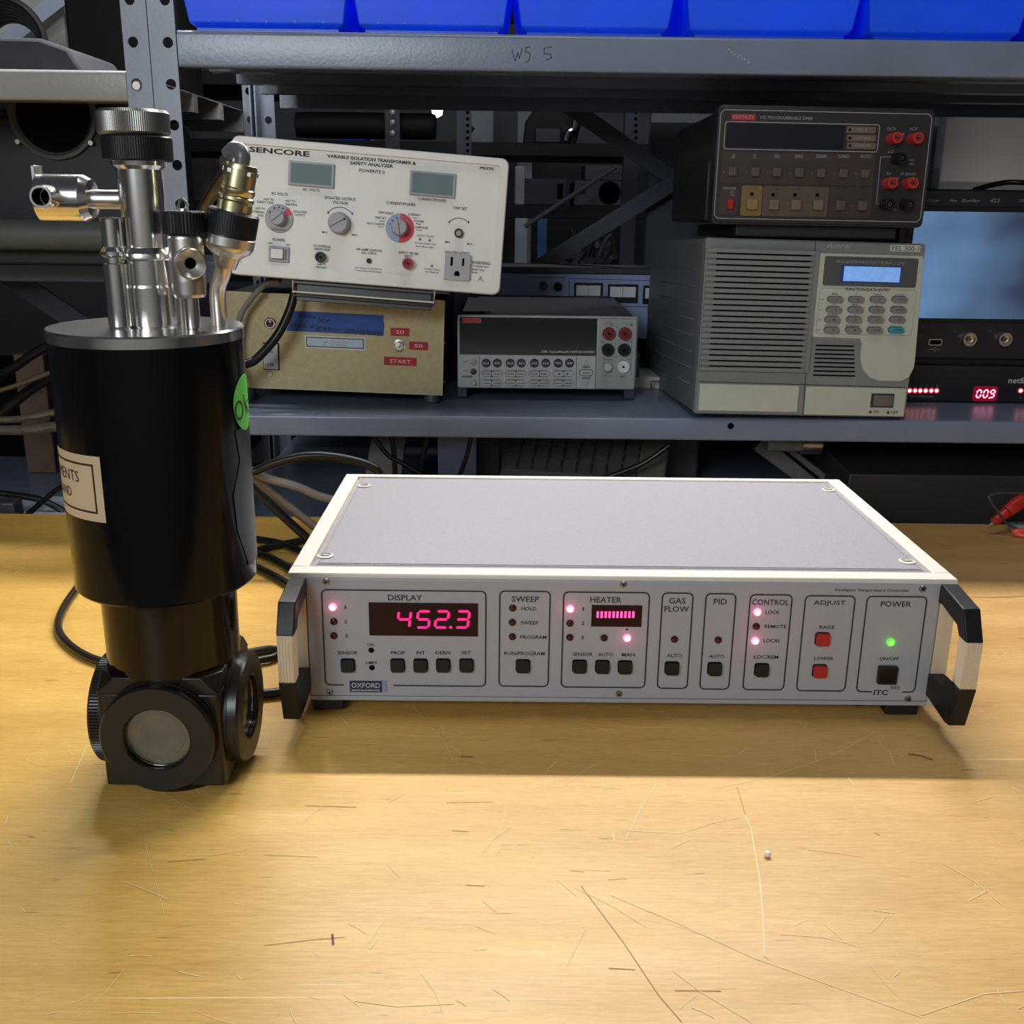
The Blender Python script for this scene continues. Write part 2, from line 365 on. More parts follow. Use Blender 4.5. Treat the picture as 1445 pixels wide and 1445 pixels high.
for pts, wd in (([(1051, 1150), (1060, 1170), (1072, 1240), (1077, 1300), (1079, 1350)], .0011), ([(925, 1107), (905, 1140), (883, 1185)], .0009), ([(858, 1188), (866, 1174), (866, 1188)], .0008),
                ([(1235, 1033), (1170, 1068), (1080, 1098), (1010, 1112)], .0007), ([(1238, 1045), (1256, 1062), (1262, 1078)], .0007), ([(860, 1262), (960, 1304), (1060, 1350), (1200, 1400), (1300, 1435)], .0007),
                ([(785, 1240), (815, 1265)], .0009), ([(826, 1310), (800, 1362)], .0008), ([(885, 1172), (960, 1176), (1010, 1160), (1050, 1152)], .0006), ([(122, 1053), (100, 1104)], .0009),
                ([(1368, 1270), (1395, 1256)], .001), ([(1300, 1432), (1390, 1402), (1445, 1398)], .0007), ([(520, 1330), (538, 1302)], .001), ([(205, 1190), (232, 1290)], .0005), ([(1140, 1030), (1125, 1016), (1085, 1018)], .0005),
                ([(1100, 1318), (1160, 1322), (1210, 1334)], .0006), ([(500, 1412), (560, 1420), (640, 1416)], .0007), ([(716, 1140), (706, 1172), (680, 1205)], .0005), ([(950, 1370), (990, 1400), (1060, 1442)], .0007)):
    strip(b, pts, wd)
rs_ = random.Random(5)
for i in range(150):
    px, py = rs_.uniform(-20, 1465), 745 + 700 * rs_.random() ** .8
    a_ = rs_.choice((-.5, -.9, .35, .7, 1.2, -.1)) + rs_.uniform(-.3, .3); L_ = rs_.uniform(8, 45) if i % 6 else rs_.uniform(60, 130)
    c_ = rs_.uniform(-.25, .25); pts = [(px + L_ * t * math.cos(a_ + c_ * t), py + .7 * L_ * t * math.sin(a_ + c_ * t)) for t in (0, .5, 1)]
    strip(b, pts, rs_.choice((.0004, .0006, .0008)))
wl(b.build('pale_scratches', M_scr, bench, stuff=True, smooth=0))
b = MB()
for pts, wd in (([(1282, 1064), (1298, 1066), (1316, 1072)], .004), ([(372, 1334), (440, 1326), (488, 1322)], .0006), ([(650, 1067), (668, 1068)], .003), ([(1196, 840), (1400, 843), (1445, 841)], .0012), ([(1040, 1110), (1052, 1150)], .0005),
                ([(820, 1250), (880, 1330), (930, 1405), (962, 1442)], .0006), ([(236, 1216), (290, 1212)], .0008), ([(15, 775), (50, 768), (80, 765)], .0012)):
    strip(b, pts, wd)
for i in range(28):
    px, py = rs_.uniform(-20, 1465), 745 + 700 * rs_.random() ** .9; L_ = rs_.uniform(6, 40) if i % 5 else rs_.uniform(50, 90)
    strip(b, [(px, py), (px + L_, py + rs_.uniform(-2, 3))], rs_.choice((.0005, .0006, .0008)))
wl(b.build('dark_scratches', M_stain, bench, stuff=True, smooth=0))
b = MB(); strip(b, [(469, 1318), (470, 1333)], .0022); wl(b.build('red_mark', M_redm, bench, smooth=0))
p = AtZ(1083, 1205, 0.0018); b = MB(); b.lathe([(1e-6, -.0018), (.0013, -.0014), (.002, 0), (.0013, .0014), (1e-6, .0018)], 12, 'z')
o = b.build('white_bead', M_cream); o.location = p; tag(o, 'tiny white bead lying on the bare plywood in the right foreground', 'bead')
# ---------------------------------------------------------------- temperature controller (case front in the plane y = 0)
P = Panel('temperature_controller', 'long low white temperature controller with black side handles and a red 452.3 display', 'controller', (0, 0, 0))
R = P.root
M_panel = mat('controller_panel_grey', srgb(154, 155, 162), 0.45, var=0.02, scale=10)
M_casew = mat('controller_cream_paint', srgb(216, 208, 197), 0.38, var=0.02, bump=0.1, bscale=500)
M_vinyl = mat('textured_grey_vinyl', srgb(138, 135, 142), 0.55, var=0.03, scale=300, bump=0.5, bscale=900)
M_alu = mat('cream_aluminium', srgb(200, 184, 160), 0.4, var=0.05)
MB().box(0.002, 0.448, 0.004, 0.262, 0.012, 0.098).build('case', M_casew, R, 0.001)
b = MB()   # top cover frame around the vinyl
for bx in ((0, .45, 0, .014, .098, .1036), (0, .45, .255, .263, .098, .1036), (0, .012, .014, .255, .098, .1036), (.438, .45, .014, .255, .098, .1036), (.012, .438, .014, .255, .096, .1008)): b.box(*bx)
b.build('top_cover', M_casew, R, 0.0009)
MB().box(.0135, .4365, .0165, .2535, .1008, .1024).build('vinyl_inlay', M_vinyl, R, 0.0004, label='grey textured vinyl inlay')
b = MB()
for yy in (.0195, .0225): b.box(.016, .434, yy, yy + .0011, .1024, .1029)
b.box(.016, .0168, .02, .25, .1024, .1028); b.box(.4332, .434, .02, .25, .1024, .1028)
b.build('embossed_border', M_vinyl, R, 0)
sm = MB(); sm.lathe([(.0058, 0), (.0058, .0009), (.0045, .0013), (.0040, .0004), (1e-6, .0004)], 24, 'z'); sm.cur = 1; sm.box(-.003, .003, -.0006, .0006, .0004, .0011); sm = sm.mesh('cover_screw', [M_casew, M_brushed])
for px, py in ((514, 686), (459, 785), (1169, 692), (1280, 793)):
    q = AtZ(px, py, .1024); share(sm, 'cover_screw', R, (q.x, q.y, .1024))
x0, x1, z0, z1 = .0124, .4385, .0150, .0985
MB().box(x0, x1, -.0022, .004, .0145, z1 + .002).build('front_panel', M_panel, R, 0.0006)
MB().box(.009, .442, -.0015, .004, .0105, .0138).build('bottom_rail', M_panel, R, 0.0006)
for xa, xb in ((.0005, .0118), (.439, .4495)): MB().box(xa, xb, -.0026, .004, .0105, .1005).build('side_extrusion', M_alu, R, 0.0005, label='cream painted aluminium side extrusion')
for x in (.028, .40):
    MB().lathe([(.012, -.0005), (.0135, .004), (.0135, .0125)], 20, 'z', (x, .03, .0005)).build('foot', M_blackrub, R)
    MB().lathe([(.012, -.0005), (.0135, .004), (.0135, .0125)], 20, 'z', (x, .23, .0005)).build('foot', M_blackrub, R)
b = MB(); b.box(.0125, .034, -.0005, .03, .0030, .0106); b.box(.412, .4345, -.0005, .03, .0030, .0106); b.build('foot_block', M_blackplas, R, 0.0008)
# handles
def handle(xa, xb, side):
    up = [(-.0026, .1000), (-.0200, .1000), (-.0400, .0985), (-.0505, .0800), (-.0385, .0800), (-.0340, .0860), (-.0100, .0865), (-.0026, .0865)]
    lo = [(-.0026, .0400), (-.0230, .0400) , (-.0400, .0475), (-.0510, .0475), (-.0440, .0175), (-.0330, .0150), (-.0026, .0225)]
    lo = [(-.0026, .0360), (-.0250, .0375), (-.0385, .0475), (-.0510, .0475), (-.0430, .0175), (-.0360, .0165), (-.0026, .0200)]
    up = [(-.0026, .1015), (-.0060, .1020), (-.0400, .0985), (-.0505, .0795), (-.0385, .0795), (-.0340, .0850), (-.0080, .0890), (-.0026, .0880)]
    h = MB().prism(up[::-1], xa, xb, 'x').build('handle', M_blackplas, R, 0.0008)
    MB().prism(lo[::-1], xa, xb, 'x').build('lower_arm', M_blackplas, h, 0.0008)
    g = MB(); g.box(xa + .0004, xb - .0004, -.0506, -.0386, .0475, .0795)
    for i in range(4): g.box(xa + .0006, xb - .0006, -.0511, -.0506, .0478, .0792) if i == 0 else None
    for i in range(5): z = xa + .0012 + i * (xb - xa - .0034) / 4; g.box(z, z + .0009, -.0516, -.051, .0478, .0792)
    g.build('grip', M_alu, h, 0.0003, label='ribbed cream grip section')
handle(.0018, .0130, -1); handle(.4370, .4482, 1)
# printed outlines
b = MB(); D = -.0026
def fr(L, Rr, T, B, gap=None): P.frame(L, Rr, T, B, 8, 2.0, b, gap, D)
fr(456.5, 686.5, 830.5, 966, (486, 556)); fr(703.8, 775.8, 831.5, 967); fr(792.5, 913.5, 833, 968.5); fr(929.5, 974, 834, 970); fr(990, 1033.5, 835, 971)
fr(1051.5, 1111.5, 836.5, 972); fr(1128, 1199, 838, 973.5); fr(1213.5, 1298.5, 839, 975, (1228, 1271))
b.build('printed_outline', M_ink, R, smooth=0, stuff=True)
P.text([('DISPLAY', 572, 841.5, 48, 8.5), ('SWEEP', 741.5, 843.5, 38.5, 8.5), ('HEATER', 854.5, 844.5, 44, 8.5), ('GAS', 955, 846, 23.5, 8.5), ('FLOW', 954, 857.5, 34.5, 8.5), ('PID', 1015.5, 847, 18.5, 8.5),
        ('CONTROL', 1086, 848, 52, 8.5), ('ADJUST', 1169, 849.5, 45, 8.5), ('POWER', 1262.5, 850.5, 43, 8.5)], M_ink, d=D)
sml = [('1', 488, 855, 2, 5.5), ('2', 488.5, 875, 4, 5.5), ('3', 489.5, 895, 4, 5.5), ('SENSOR', 491, 919, 28, 5.2), ('CAL', 524, 907.5, 11, 4.2), ('LIMIT', 525, 933, 16, 4.2), ('PROP', 562, 919, 20, 5.2), ('INT', 594, 919, 12, 5.2),
       ('DERIV', 626, 919, 22, 5.2), ('SET', 658, 919, 13, 5.2), ('HOLD', 746, 857, 21, 5.4), ('SWEEP', 747, 877, 25, 5.4), ('PROGRAM', 752.5, 897, 37, 5.4), ('RUN/PROGRAM', 740, 920, 57, 5.4),
       ('1', 822.5, 857.5, 2, 5.5), ('2', 822, 877.5, 4, 5.5), ('3', 821.5, 897.5, 4, 5.5), ('SENSOR', 822, 921, 28, 5.4), ('AUTO', 854, 921.5, 21, 5.4), ('MAN', 886, 921.8, 18.5, 5.4), ('AUTO', 951, 923, 21.5, 5.4), ('AUTO', 1010.5, 924, 21.5, 5.4),
       ('LOCK', 1089, 862, 20, 5.4), ('REMOTE', 1093, 882, 31, 5.4), ('LOCAL', 1088, 902, 24, 5.4), ('LOC/REM', 1080, 925, 34, 5.4), ('RAISE', 1165.5, 883, 21, 5.4), ('LOWER', 1161, 927, 27, 5.4), ('ON/OFF', 1253, 927.5, 27, 5.4),
       ('Intelligent Temperature Controller', 1229.5, 831.5, 105, 5.0), ('503', 1261, 968, 12.5, 5.2)]
P.text(sml, M_inkg if False else M_ink, d=D)
P.text([('ITC', 1241, 975, 20, 8, 2)], M_ink, d=D)
# logo
bb = P.box('maker_badge', M_navy, 494.3, 539.3, 958.6, 974.2, -.0028, -.002)
P.box('maker_badge_bar', mat('badge_blue_grey', srgb(130, 136, 160), .5), 539.8, 546.3, 958.8, 974.2, -.0028, -.002)
P.text([('OXFORD', 517, 964.3, 40, 7.5, 0), ('INSTRUMENTS', 517, 971.3, 39, 2.6, 1)], M_white, d=-.0031)
# windows and digits
dw = P.box('display_window', M_window, 521.5, 674.5, 849, 895, -.0030, -.002)
hw = P.box('display_window', M_window, 834.2, 904.8, 852.3, 882, -.0030, -.002)
def seg(b, P, cx, cy, w, h, t, ch, d, sh=0.12):
    on = {'0': 'abcdef', '2': 'abged', '3': 'abgcd', '4': 'fgbc', '5': 'afgcd', '9': 'abcdfg'}[ch]; k = P.k(cx, cy); c = P.l(cx, cy); g = t * 0.18
    hw_, hh = w / 2, h / 2
    S_ = {'a': ((-hw_, hh), (hw_, hh)), 'g': ((-hw_, 0), (hw_, 0)), 'd': ((-hw_, -hh), (hw_, -hh)), 'f': ((-hw_, 0), (-hw_, hh)), 'b': ((hw_, 0), (hw_, hh)), 'e': ((-hw_, -hh), (-hw_, 0)), 'c': ((hw_, -hh), (hw_, 0))}
    for s in on:
        (xa, za), (xb, zb) = S_[s]; L_ = math.hypot(xb - xa, zb - za); ux, uz = (xb - xa) / L_, (zb - za) / L_; nx, nz = -uz, ux
        pts = []
        for a, n_ in ((g, 0), (g + t / 2, t / 2), (L_ - g - t / 2, t / 2), (L_ - g, 0), (L_ - g - t / 2, -t / 2), (g + t / 2, -t / 2)):
            X = xa + ux * a + nx * n_; Z = za + uz * a + nz * n_; X += Z * sh; pts.append((c.x + X * k, d, c.z + Z * k))
        b.add(pts, [(0, 1, 2, 3, 4, 5)])
for ch, cx in (('4', 570.8), ('5', 598), ('2', 624), ('3', 653)):
    b = MB(); seg(b, P, cx, 871.5, 17, 24.5, 3.6, ch, -.00325)
    if ch == '2': P.disc('', None, 636.3, 882.6, 2.2, [(1e-4, -.0032), (1, -.00325), (1e-4, -.0033)], mb=b, n=10)
    b.build('display_digit', M_seg, dw, smooth=0)
b0 = P.k(870, 865)
for i in range(10):
    px = 841.5 + i * 5.55; q = P.l(px + 1.5, 864.8)
    MB().box(q.x - .00078, q.x + .00078, -.0034, -.003, q.z - .0023, q.z + .0023).build('bar_segment', M_bar, hw, smooth=0)
# lamps
rl = 5.2 * P.k(800, 900)
LON = led_mesh(rl * 1.12, M_ledpink, M_ledcore); LOFF = led_mesh(rl, M_ledoff); LGR = led_mesh(rl * 1.15, M_ledgreen, M_ledgcore)
for px, py, st in ((470.5, 854.5, 1), (472, 875, 0), (472, 895, 0), (723.5, 856, 0), (723, 876.2, 0), (723, 896.3, 0), (804.3, 857, 1), (804, 877.3, 0), (803.8, 897.3, 0), (852, 898, 0), (884.5, 898, 1), (951, 900, 0), (1012.5, 901, 0),
                   (1067.5, 861.5, 1), (1066, 882, 0), (1064.5, 902, 1), (1255, 904, 2)):
    q = P.l(px, py); share([LOFF, LON, LGR][st], 'indicator_lamp', R, (q.x, -.0022, q.z), label=[None, 'lit red indicator lamp', 'lit green indicator lamp'][st])
    if st:
        l = bpy.data.lights.new('lamp_glow', 'POINT'); l.energy = .0011 if st == 1 else .0003; l.color = (1, .08, .25) if st == 1 else (.1, 1, .05); l.shadow_soft_size = .002
        lo = bpy.data.objects.new('lamp_glow', l); COL.objects.link(lo); lo.parent = R; lo.location = (q.x, -.0095, q.z)
def pbtn(kx, m, name='push_button', bw=18, bh=17.5, lab=None):
    k = P.k(kx[0], kx[1]); q = P.l(*kx); w, h = bw * k / 2, bh * k / 2
    b = MB(); b.rrect(-w, w, -h, h, .0016, -.0058, .002); 
    return (b.mesh(name, m))
bm_ = pbtn((700, 940), M_blackplas); br_ = pbtn((1160, 925), M_red, bw=18.5, bh=17.5); bz = MB(); kk = P.k(800, 940); bz = None
rim = MB(); rim.rrect(-10.2 * kk, 10.2 * kk, -9.8 * kk, 9.8 * kk, .0018, -.0028, .001); rim = rim.mesh('button_surround', M_hole)
for px, py, mm in [(490, 941, 0), (560.5, 941, 0), (593, 941, 0), (625, 941, 0), (658, 941, 0), (738, 942, 0), (818, 942.5, 0), (850.5, 943, 0), (882.5, 943.5, 0), (949, 945, 0), (1009.5, 946, 0), (1076, 947.5, 0), (1162, 904, 1), (1158, 949, 1)]:
    q = P.l(px, py, -.0055); o = share([bm_, br_][mm], 'push_button', R, (q.x, 0, q.z), label='red push button' if mm else None); share(rim, 'button_surround', o)
b = MB(); q = P.rect(1236, 1263, 937, 961.5); b.rrect(q[0], q[1], q[2], q[3], .001, -.0055, 0); o = b.build('power_switch', M_blackplas, R, .0004)
b = MB(); b.rrect(q[0] + .0016, q[1] - .0016, q[2] + .0016, q[3] - .0022, .001, -.0062, -.005); b.build('rocker', M_blackgloss, o, .0004)
for px, py in ((524.5, 915.5), (525.5, 940)): P.disc('trimmer_hole', M_hole, px, py, 3.2, [(1.25, -.002), (1.25, -.0026), (.9, -.0026), (.9, -.0023), (1e-4, -.0023)])
P.disc('trimmer_hole', M_inkg, 884, 886, 1.4, [(1, -.0026), (1e-4, -.0026)])
sc_ = screw_mesh(5 * P.k(870, 900))
for px, py in ((461, 819), (879.5, 823), (1300, 829), (466, 974.5), (873, 977), (1279.5, 984)):
    q = P.l(px, py); share(sc_, 'screw', R, (q.x, -.0022, q.z), (0, random.uniform(0, 1.5), 0))

# ---------------------------------------------------------------- optical cryostat
CX, CY = -0.0558, -0.0695
cr = empty('optical_cryostat', 'tall black cylindrical optical cryostat with round windows and steel fittings on top', 'cryostat', (CX, CY, 0))
def L3(px, py, y): q = AtY(px, py, y); return (q.x - CX, q.y - CY, q.z)
hb = .0357
b = MB(); b.prism([(-hb, -hb + .0015), (-hb + .0015, -hb), (hb - .0015, -hb), (hb, -hb + .0015), (hb, hb - .0015), (hb - .0015, hb), (-hb + .0015, hb), (-hb, hb - .0015)], .0060, .066, 'z')
b.build('window_block', M_anod, cr, .0012)
MB().lathe([(.0388, .0760), (.0388, .079), (.0390, .1252)], 64, 'z').build('neck_tube', mat('brown_black_gloss', (.008, .0045, .003), .15, spec=.3), cr)
b = MB(); e_ = .0105
b.add([(-hb, -hb, .066), (hb, -hb, .066), (hb, hb, .066), (-hb, hb, .066)] + [(-hb, -hb + e_, .0765), (-hb + e_, -hb, .0765), (hb - e_, -hb, .0765), (hb, -hb + e_, .0765), (hb, hb - e_, .0765), (hb - e_, hb, .0765), (-hb + e_, hb, .0765), (-hb, hb - e_, .0765)],
      [(0, 3, 2, 1), (4, 5, 6, 7, 8, 9, 10, 11), (0, 5, 4), (1, 7, 6), (2, 9, 8), (3, 11, 10), (0, 1, 6, 5), (1, 2, 8, 7), (2, 3, 10, 9), (3, 0, 4, 11)]); b.build('chamfered_shoulder', M_anod, cr, .0006)
b = MB(); b.lathe([(.0378, .070), (.0385, .0745), (.0388, .0775)], 64, 'z'); b.build('shoulder_ring', M_anod, cr)
MB().lathe([(.0380, .1250), (.0506, .1258), (.0517, .1272), (.0521, .268)], 96, 'z').build('vacuum_shroud', M_blackgloss, cr)
MB().lathe([(.0521, .268), (.0527, .2681), (.0527, .2695), (.0527, .2735), (.0520, .2745), (.0, .2745)], 96, 'z').build('top_flange', M_steel, cr)
# round window flanges on the four sides and the bottom
def flange(rot, name='window_flange', glass=True):
    b = MB(); b.T = rot
    b.lathe([(.0335, -hb + .001), (.0335, -hb - .0075), (.0325, -hb - .0088), (.0200, -hb - .0088), (.0192, -hb - .0080), (.0192, -hb + .001)], 64, 'y', cap=False)
    o = b.build(name, M_anod, cr)
    b = MB(); b.T = rot
    b.lathe([(.0340, -hb - .0001), (.0340, -hb - .0022), (.0335, -hb - .0022)], 64, 'y', cap=False); b.build('seal_ring', M_blackplas, o)
    if glass:
        b = MB(); b.T = rot; b.lathe([(1e-6, -hb - .0052), (.0185, -hb - .0052), (.0191, -hb - .0046), (.0191, -hb - .003), (1e-6, -hb - .003)], 48, 'y'); b.build('window_pane', M_glass, o)
        b = MB(); b.T = rot; b.lathe([(.0191, -hb - .0008), (.0150, -hb - .0004), (.0145, -hb - .0012), (.0110, -hb - .0006), (1e-6, -hb - .0006)], 48, 'y'); b.build('inner_lens', mat('dim_lens', srgb(92, 78, 58), .25, var=.4, scale=60), o)
    return o
Z3 = lambda a, z=.0410: Matrix.Translation((0, 0, z)) @ Matrix.Rotation(a, 4, 'Z')
flange(Z3(0)); flange(Z3(PI / 2)); flange(Z3(-PI / 2)); flange(Z3(PI))
b = MB(); b.lathe([(.0330, .0), (.0335, .001), (.0335, .007)], 64, 'z'); b.build('base_flange', M_anod, cr)
# knurls on left flange rim
b = MB()
for i in range(110):
    a = 2 * PI * i / 110; c, s = math.cos(a), math.sin(a)
    b.add([(-hb - .0075, .0336 * c, .041 + .0336 * s), (-hb - .0015, .0336 * c, .041 + .0336 * s), (-hb - .0015, .0336 * math.cos(a + .03), .041 + .0336 * math.sin(a + .03)), (-hb - .0075, .0336 * math.cos(a + .03), .041 + .0336 * math.sin(a + .03)),
           (-hb - .0075, .0342 * math.cos(a + .015), .041 + .0342 * math.sin(a + .015)), (-hb - .0015, .0342 * math.cos(a + .015), .041 + .0342 * math.sin(a + .015))], [(0, 1, 5, 4), (1, 2, 5), (2, 3, 4, 5), (3, 0, 4)])
b.build('knurling', M_anod, cr, stuff=True)
# maker's plate wrapped round the left of the shroud
def wrap(poly_fn, r, name, m, us, vs):
    # grid patch on the cylinder; us = angles, vs = heights
    b = MB(); nv = len(vs); P_ = [(r * math.cos(a), r * math.sin(a), z) for a in us for z in vs]
    b.add(P_, [(i * nv + j, (i + 1) * nv + j, (i + 1) * nv + j + 1, i * nv + j + 1) for i in range(len(us) - 1) for j in range(nv - 1)])
    return b.build(name, m, cr)
def ang(px, py):   # angle round the shroud axis where the camera ray meets it
    d = ray(px, py); ox, oy = CC.x - CX, CC.y - CY; A = d.x ** 2 + d.y ** 2; B = 2 * (ox * d.x + oy * d.y); C_ = ox ** 2 + oy ** 2 - .0524 ** 2
    disc = B * B - 4 * A * C_; t = (-B - math.sqrt(max(disc, 0))) / (2 * A); return math.atan2(oy + t * d.y, ox + t * d.x), CC.z + t * d.z
aR, zT = ang(140, 645); _, zB = ang(147, 738); a0 = aR - 1.42
M_plate = mat('cream_label', srgb(190, 168, 138), .45, var=.05)
n = 20; lin = lambda a, c, m_: [a + (c - a) * i / m_ for i in range(m_ + 1)]
wrap(None, .05230, 'maker_plate', M_plate, lin(a0, aR, n), [zB, zT])
M_plk = mat('plate_border_brown', srgb(52, 22, 26), .5)
b = MB()
def patch(b, aa, ab, za, zb, r):
    us = lin(aa, ab, 16); vs = [(r * math.cos(a), r * math.sin(a), z) for a in us for z in (za, zb)]
    b.add(vs, [(2 * i, 2 * i + 2, 2 * i + 3, 2 * i + 1) for i in range(16)])
m1, m2 = .09, .0045
for q in ((a0 + m1, aR - m1, zT - m2 - .0012, zT - m2), (a0 + m1, aR - m1, zB + m2, zB + m2 + .0012), (aR - m1 - .022, aR - m1, zB + m2, zT - m2), (a0 + m1, a0 + m1 + .022, zB + m2, zT - m2)): patch(b, *q, .05240)
b.build('plate_border', M_plk, cr)
def wraptext(t, aend, zc, h, wa, m, r=.0525, bold=0, name='plate_lettering'):
    vs, fs, x0, x1, y0, y1 = glyphs(t, bold); b = MB(); out = []
    for v in vs:
        a = aend - wa * (x1 - v[0]) / (x1 - x0); z = zc + h * ((v[1] - y0) / (y1 - y0) - .5); out.append((r * math.cos(a), r * math.sin(a), z))
    b.add(out, fs); return b.build(name, m, cr, smooth=0, stuff=True)
aT, zt_ = ang(111, 673); wraptext('INSTRUMENTS', aT, zt_, .0062, 1.0, M_ink)
aT, zt_ = ang(101, 694); wraptext('ENGLAND', aT, zt_, .0055, .60, M_ink)
# round green sticker on the right
M_green = mat('green_sticker', srgb(88, 190, 66), .55, var=.03)
aL, zc = ang(329, 571); zc2 = (ang(344, 527)[1] + ang(345, 608)[1]) / 2; hr = (ang(344, 527)[1] - ang(345, 608)[1]) / 2; ac = aL + hr / .0524
b = MB(); vs = [(.0525 * math.cos(ac), .0525 * math.sin(ac), zc2)]; fs = []
rings = 5
for k in range(1, rings + 1):
    for i in range(40):
        t = 2 * PI * i / 40; a = ac + hr * k / rings * math.cos(t) / .0524; vs.append((.0525 * math.cos(a), .0525 * math.sin(a), zc2 + hr * k / rings * math.sin(t)))
for i in range(40): fs.append((0, 1 + i, 1 + (i + 1) % 40))
for k in range(rings - 1):
    for i in range(40): p_ = 1 + k * 40; fs.append((p_ + i, p_ + 40 + i, p_ + 40 + (i + 1) % 40, p_ + (i + 1) % 40))
b.add(vs, fs); b.build('round_sticker', M_green, cr, label='bright green round sticker')
def wstroke(b, pts, w, r=.0527):
    Q = [ang(*p_) if len(p_) == 2 else p_ for p_ in pts]
    for i in range(len(Q) - 1):
        (a1, z1), (a2, z2) = Q[i], Q[i + 1]; dx, dz = (a2 - a1) * r, z2 - z1; L_ = math.hypot(dx, dz) or 1; nx, nz = -dz / L_ * w / 2, dx / L_ * w / 2
        b.add([(r * math.cos(a + sx / r), r * math.sin(a + sx / r), z + sz) for a, z, sx, sz in ((a1, z1, nx, nz), (a1, z1, -nx, -nz), (a2, z2, -nx, -nz), (a2, z2, nx, nz))], [(0, 1, 2, 3)])
b = MB()
wstroke(b, [(337.2 + 5.2 * math.cos(t * PI / 8), 579 + 12.5 * math.sin(t * PI / 8)) for t in range(17)], .0013)
wstroke(b, [(342.8, 557), (345, 570), (347.6, 584)], .0013); wstroke(b, [(348.8, 563), (346.5, 568), (345, 573)], .0013); wstroke(b, [(345.4, 571), (348, 575), (350.3, 581)], .0013)
b.build('sticker_handwriting', M_ink, cr, smooth=0, stuff=True)
# torn edge of the black wrap, dull grey underneath
M_dull = mat('scuffed_grey_wrap', (.014, .0135, .0145), .38, var=.25, scale=40)
b = MB(); pa = [ang(332, 608), ang(339, 650), ang(330, 700), ang(336, 750), ang(352, 798)]; zs = [q[1] for q in pa]; aas = [q[0] for q in pa]
vs = []
for a, z in zip(aas, zs):
    for k in range(7): aa = a + (0.55 - (a - aas[0])) * k / 6; vs.append((.0524 * math.cos(aa), .0524 * math.sin(aa), max(z, .129)))
b.add(vs, [(i * 7 + j, (i + 1) * 7 + j, (i + 1) * 7 + j + 1, i * 7 + j + 1) for i in range(4) for j in range(6)]); b.build('worn_wrap', M_dull, cr, label='dull grey worn patch with torn edge')
b = MB(); wstroke(b, [ang(305, 633), ang(318, 637), ang(332, 630), ang(347, 622)], .0006, .0526); wstroke(b, [ang(333, 610), ang(342, 640), ang(352, 672)], .0004, .0526); wstroke(b, [ang(330, 722), ang(338, 760), ang(352, 795)], .0005, .0526); b.build('scratch_mark', M_inkg, cr, smooth=0)

# fittings on the top flange.  ZT = top of flange
ZT = .2745
def onz(px, py): q = AtZ(px, py, ZT); return q.x - CX, q.y - CY
# main neck
mx, my = L3(200, 250, CY)[0] - .0, 0.0
b = MB(); b.lathe([(.0124, ZT), (.0131, ZT + .0008), (.0131, .2960), (.0127, .2970), (.0127, .3105)], 40, 'z', (mx - .001, my, 0)); b.build('neck_lower_sleeve', M_steel, cr)
b = MB(); b.lathe([(.0152, .3105), (.0158, .3112), (.0158, .3138), (.0140, .3170), (.0119, .3170)], 40, 'z', (mx - .001, my, 0)); b.build('neck_collar', M_steel, cr)
b = MB(); b.lathe([(.0119, .3170), (.0119, .3570), (.0142, .3590), (.0145, .3620)], 48, 'z', (mx - .001, my, 0)); b.build('neck_upper_tube', M_steel, cr)
def knurled(name, m, r, z0, z1, n, c, cham=.001, dep=.0004, T=None):
    b = MB(); vs = []; fs = []
    if T: b.T = T
    prof = [(r - cham, z0), (r, z0 + cham), (r, z1 - cham), (r - cham, z1)]
    for i in range(n * 2):
        a = PI * i / n; k = 0 if i % 2 else dep
        for rr_, z in prof: vs.append((c[0] + (rr_ - k) * math.cos(a), c[1] + (rr_ - k) * math.sin(a), z))
    N = n * 2
    for i in range(N):
        j = (i + 1) % N
        for k in range(3): fs.append((i * 4 + k, j * 4 + k, j * 4 + k + 1, i * 4 + k + 1))
    fs.append(tuple(i * 4 for i in range(N))[::-1]); fs.append(tuple(i * 4 + 3 for i in range(N)))
    b.add(vs, fs); return b.build(name, m, cr, 0, smooth=20)
knurled('neck_ring', M_blackplas, .0181, .3612, .3738, 90, (mx - .001, my), .0008, .00014)
knurled('neck_cap', M_brushed, .0186, .3740, .3868, 110, (mx - .002, my), .0016, .00022)
# side tube, left
tx = L3(171, 440, CY - .012)[0]
b = MB(); b.lathe([(.0056, ZT), (.0062, ZT + .001), (.0062, .3085), (.0054, .3092), (.0054, .3318), (.0056, .3326), (.0048, .3326), (.0046, .328)], 28, 'z', (tx - .001, -.012, 0), cap=False); b.build('vent_tube', M_steel, cr)
b = MB(); b.lathe([(.0054, .3120), (.0072, .3132), (.0072, .3150), (.0054, .3175)], 28, 'z', (tx - .001, -.012, 0)); b.build('vent_tube_collar', M_steel, cr)
b = MB(); b.lathe([(.0035, ZT), (.0035, .335)], 20, 'z', (mx + .012, .012, 0)); b.build('rear_tube', M_steel, cr)
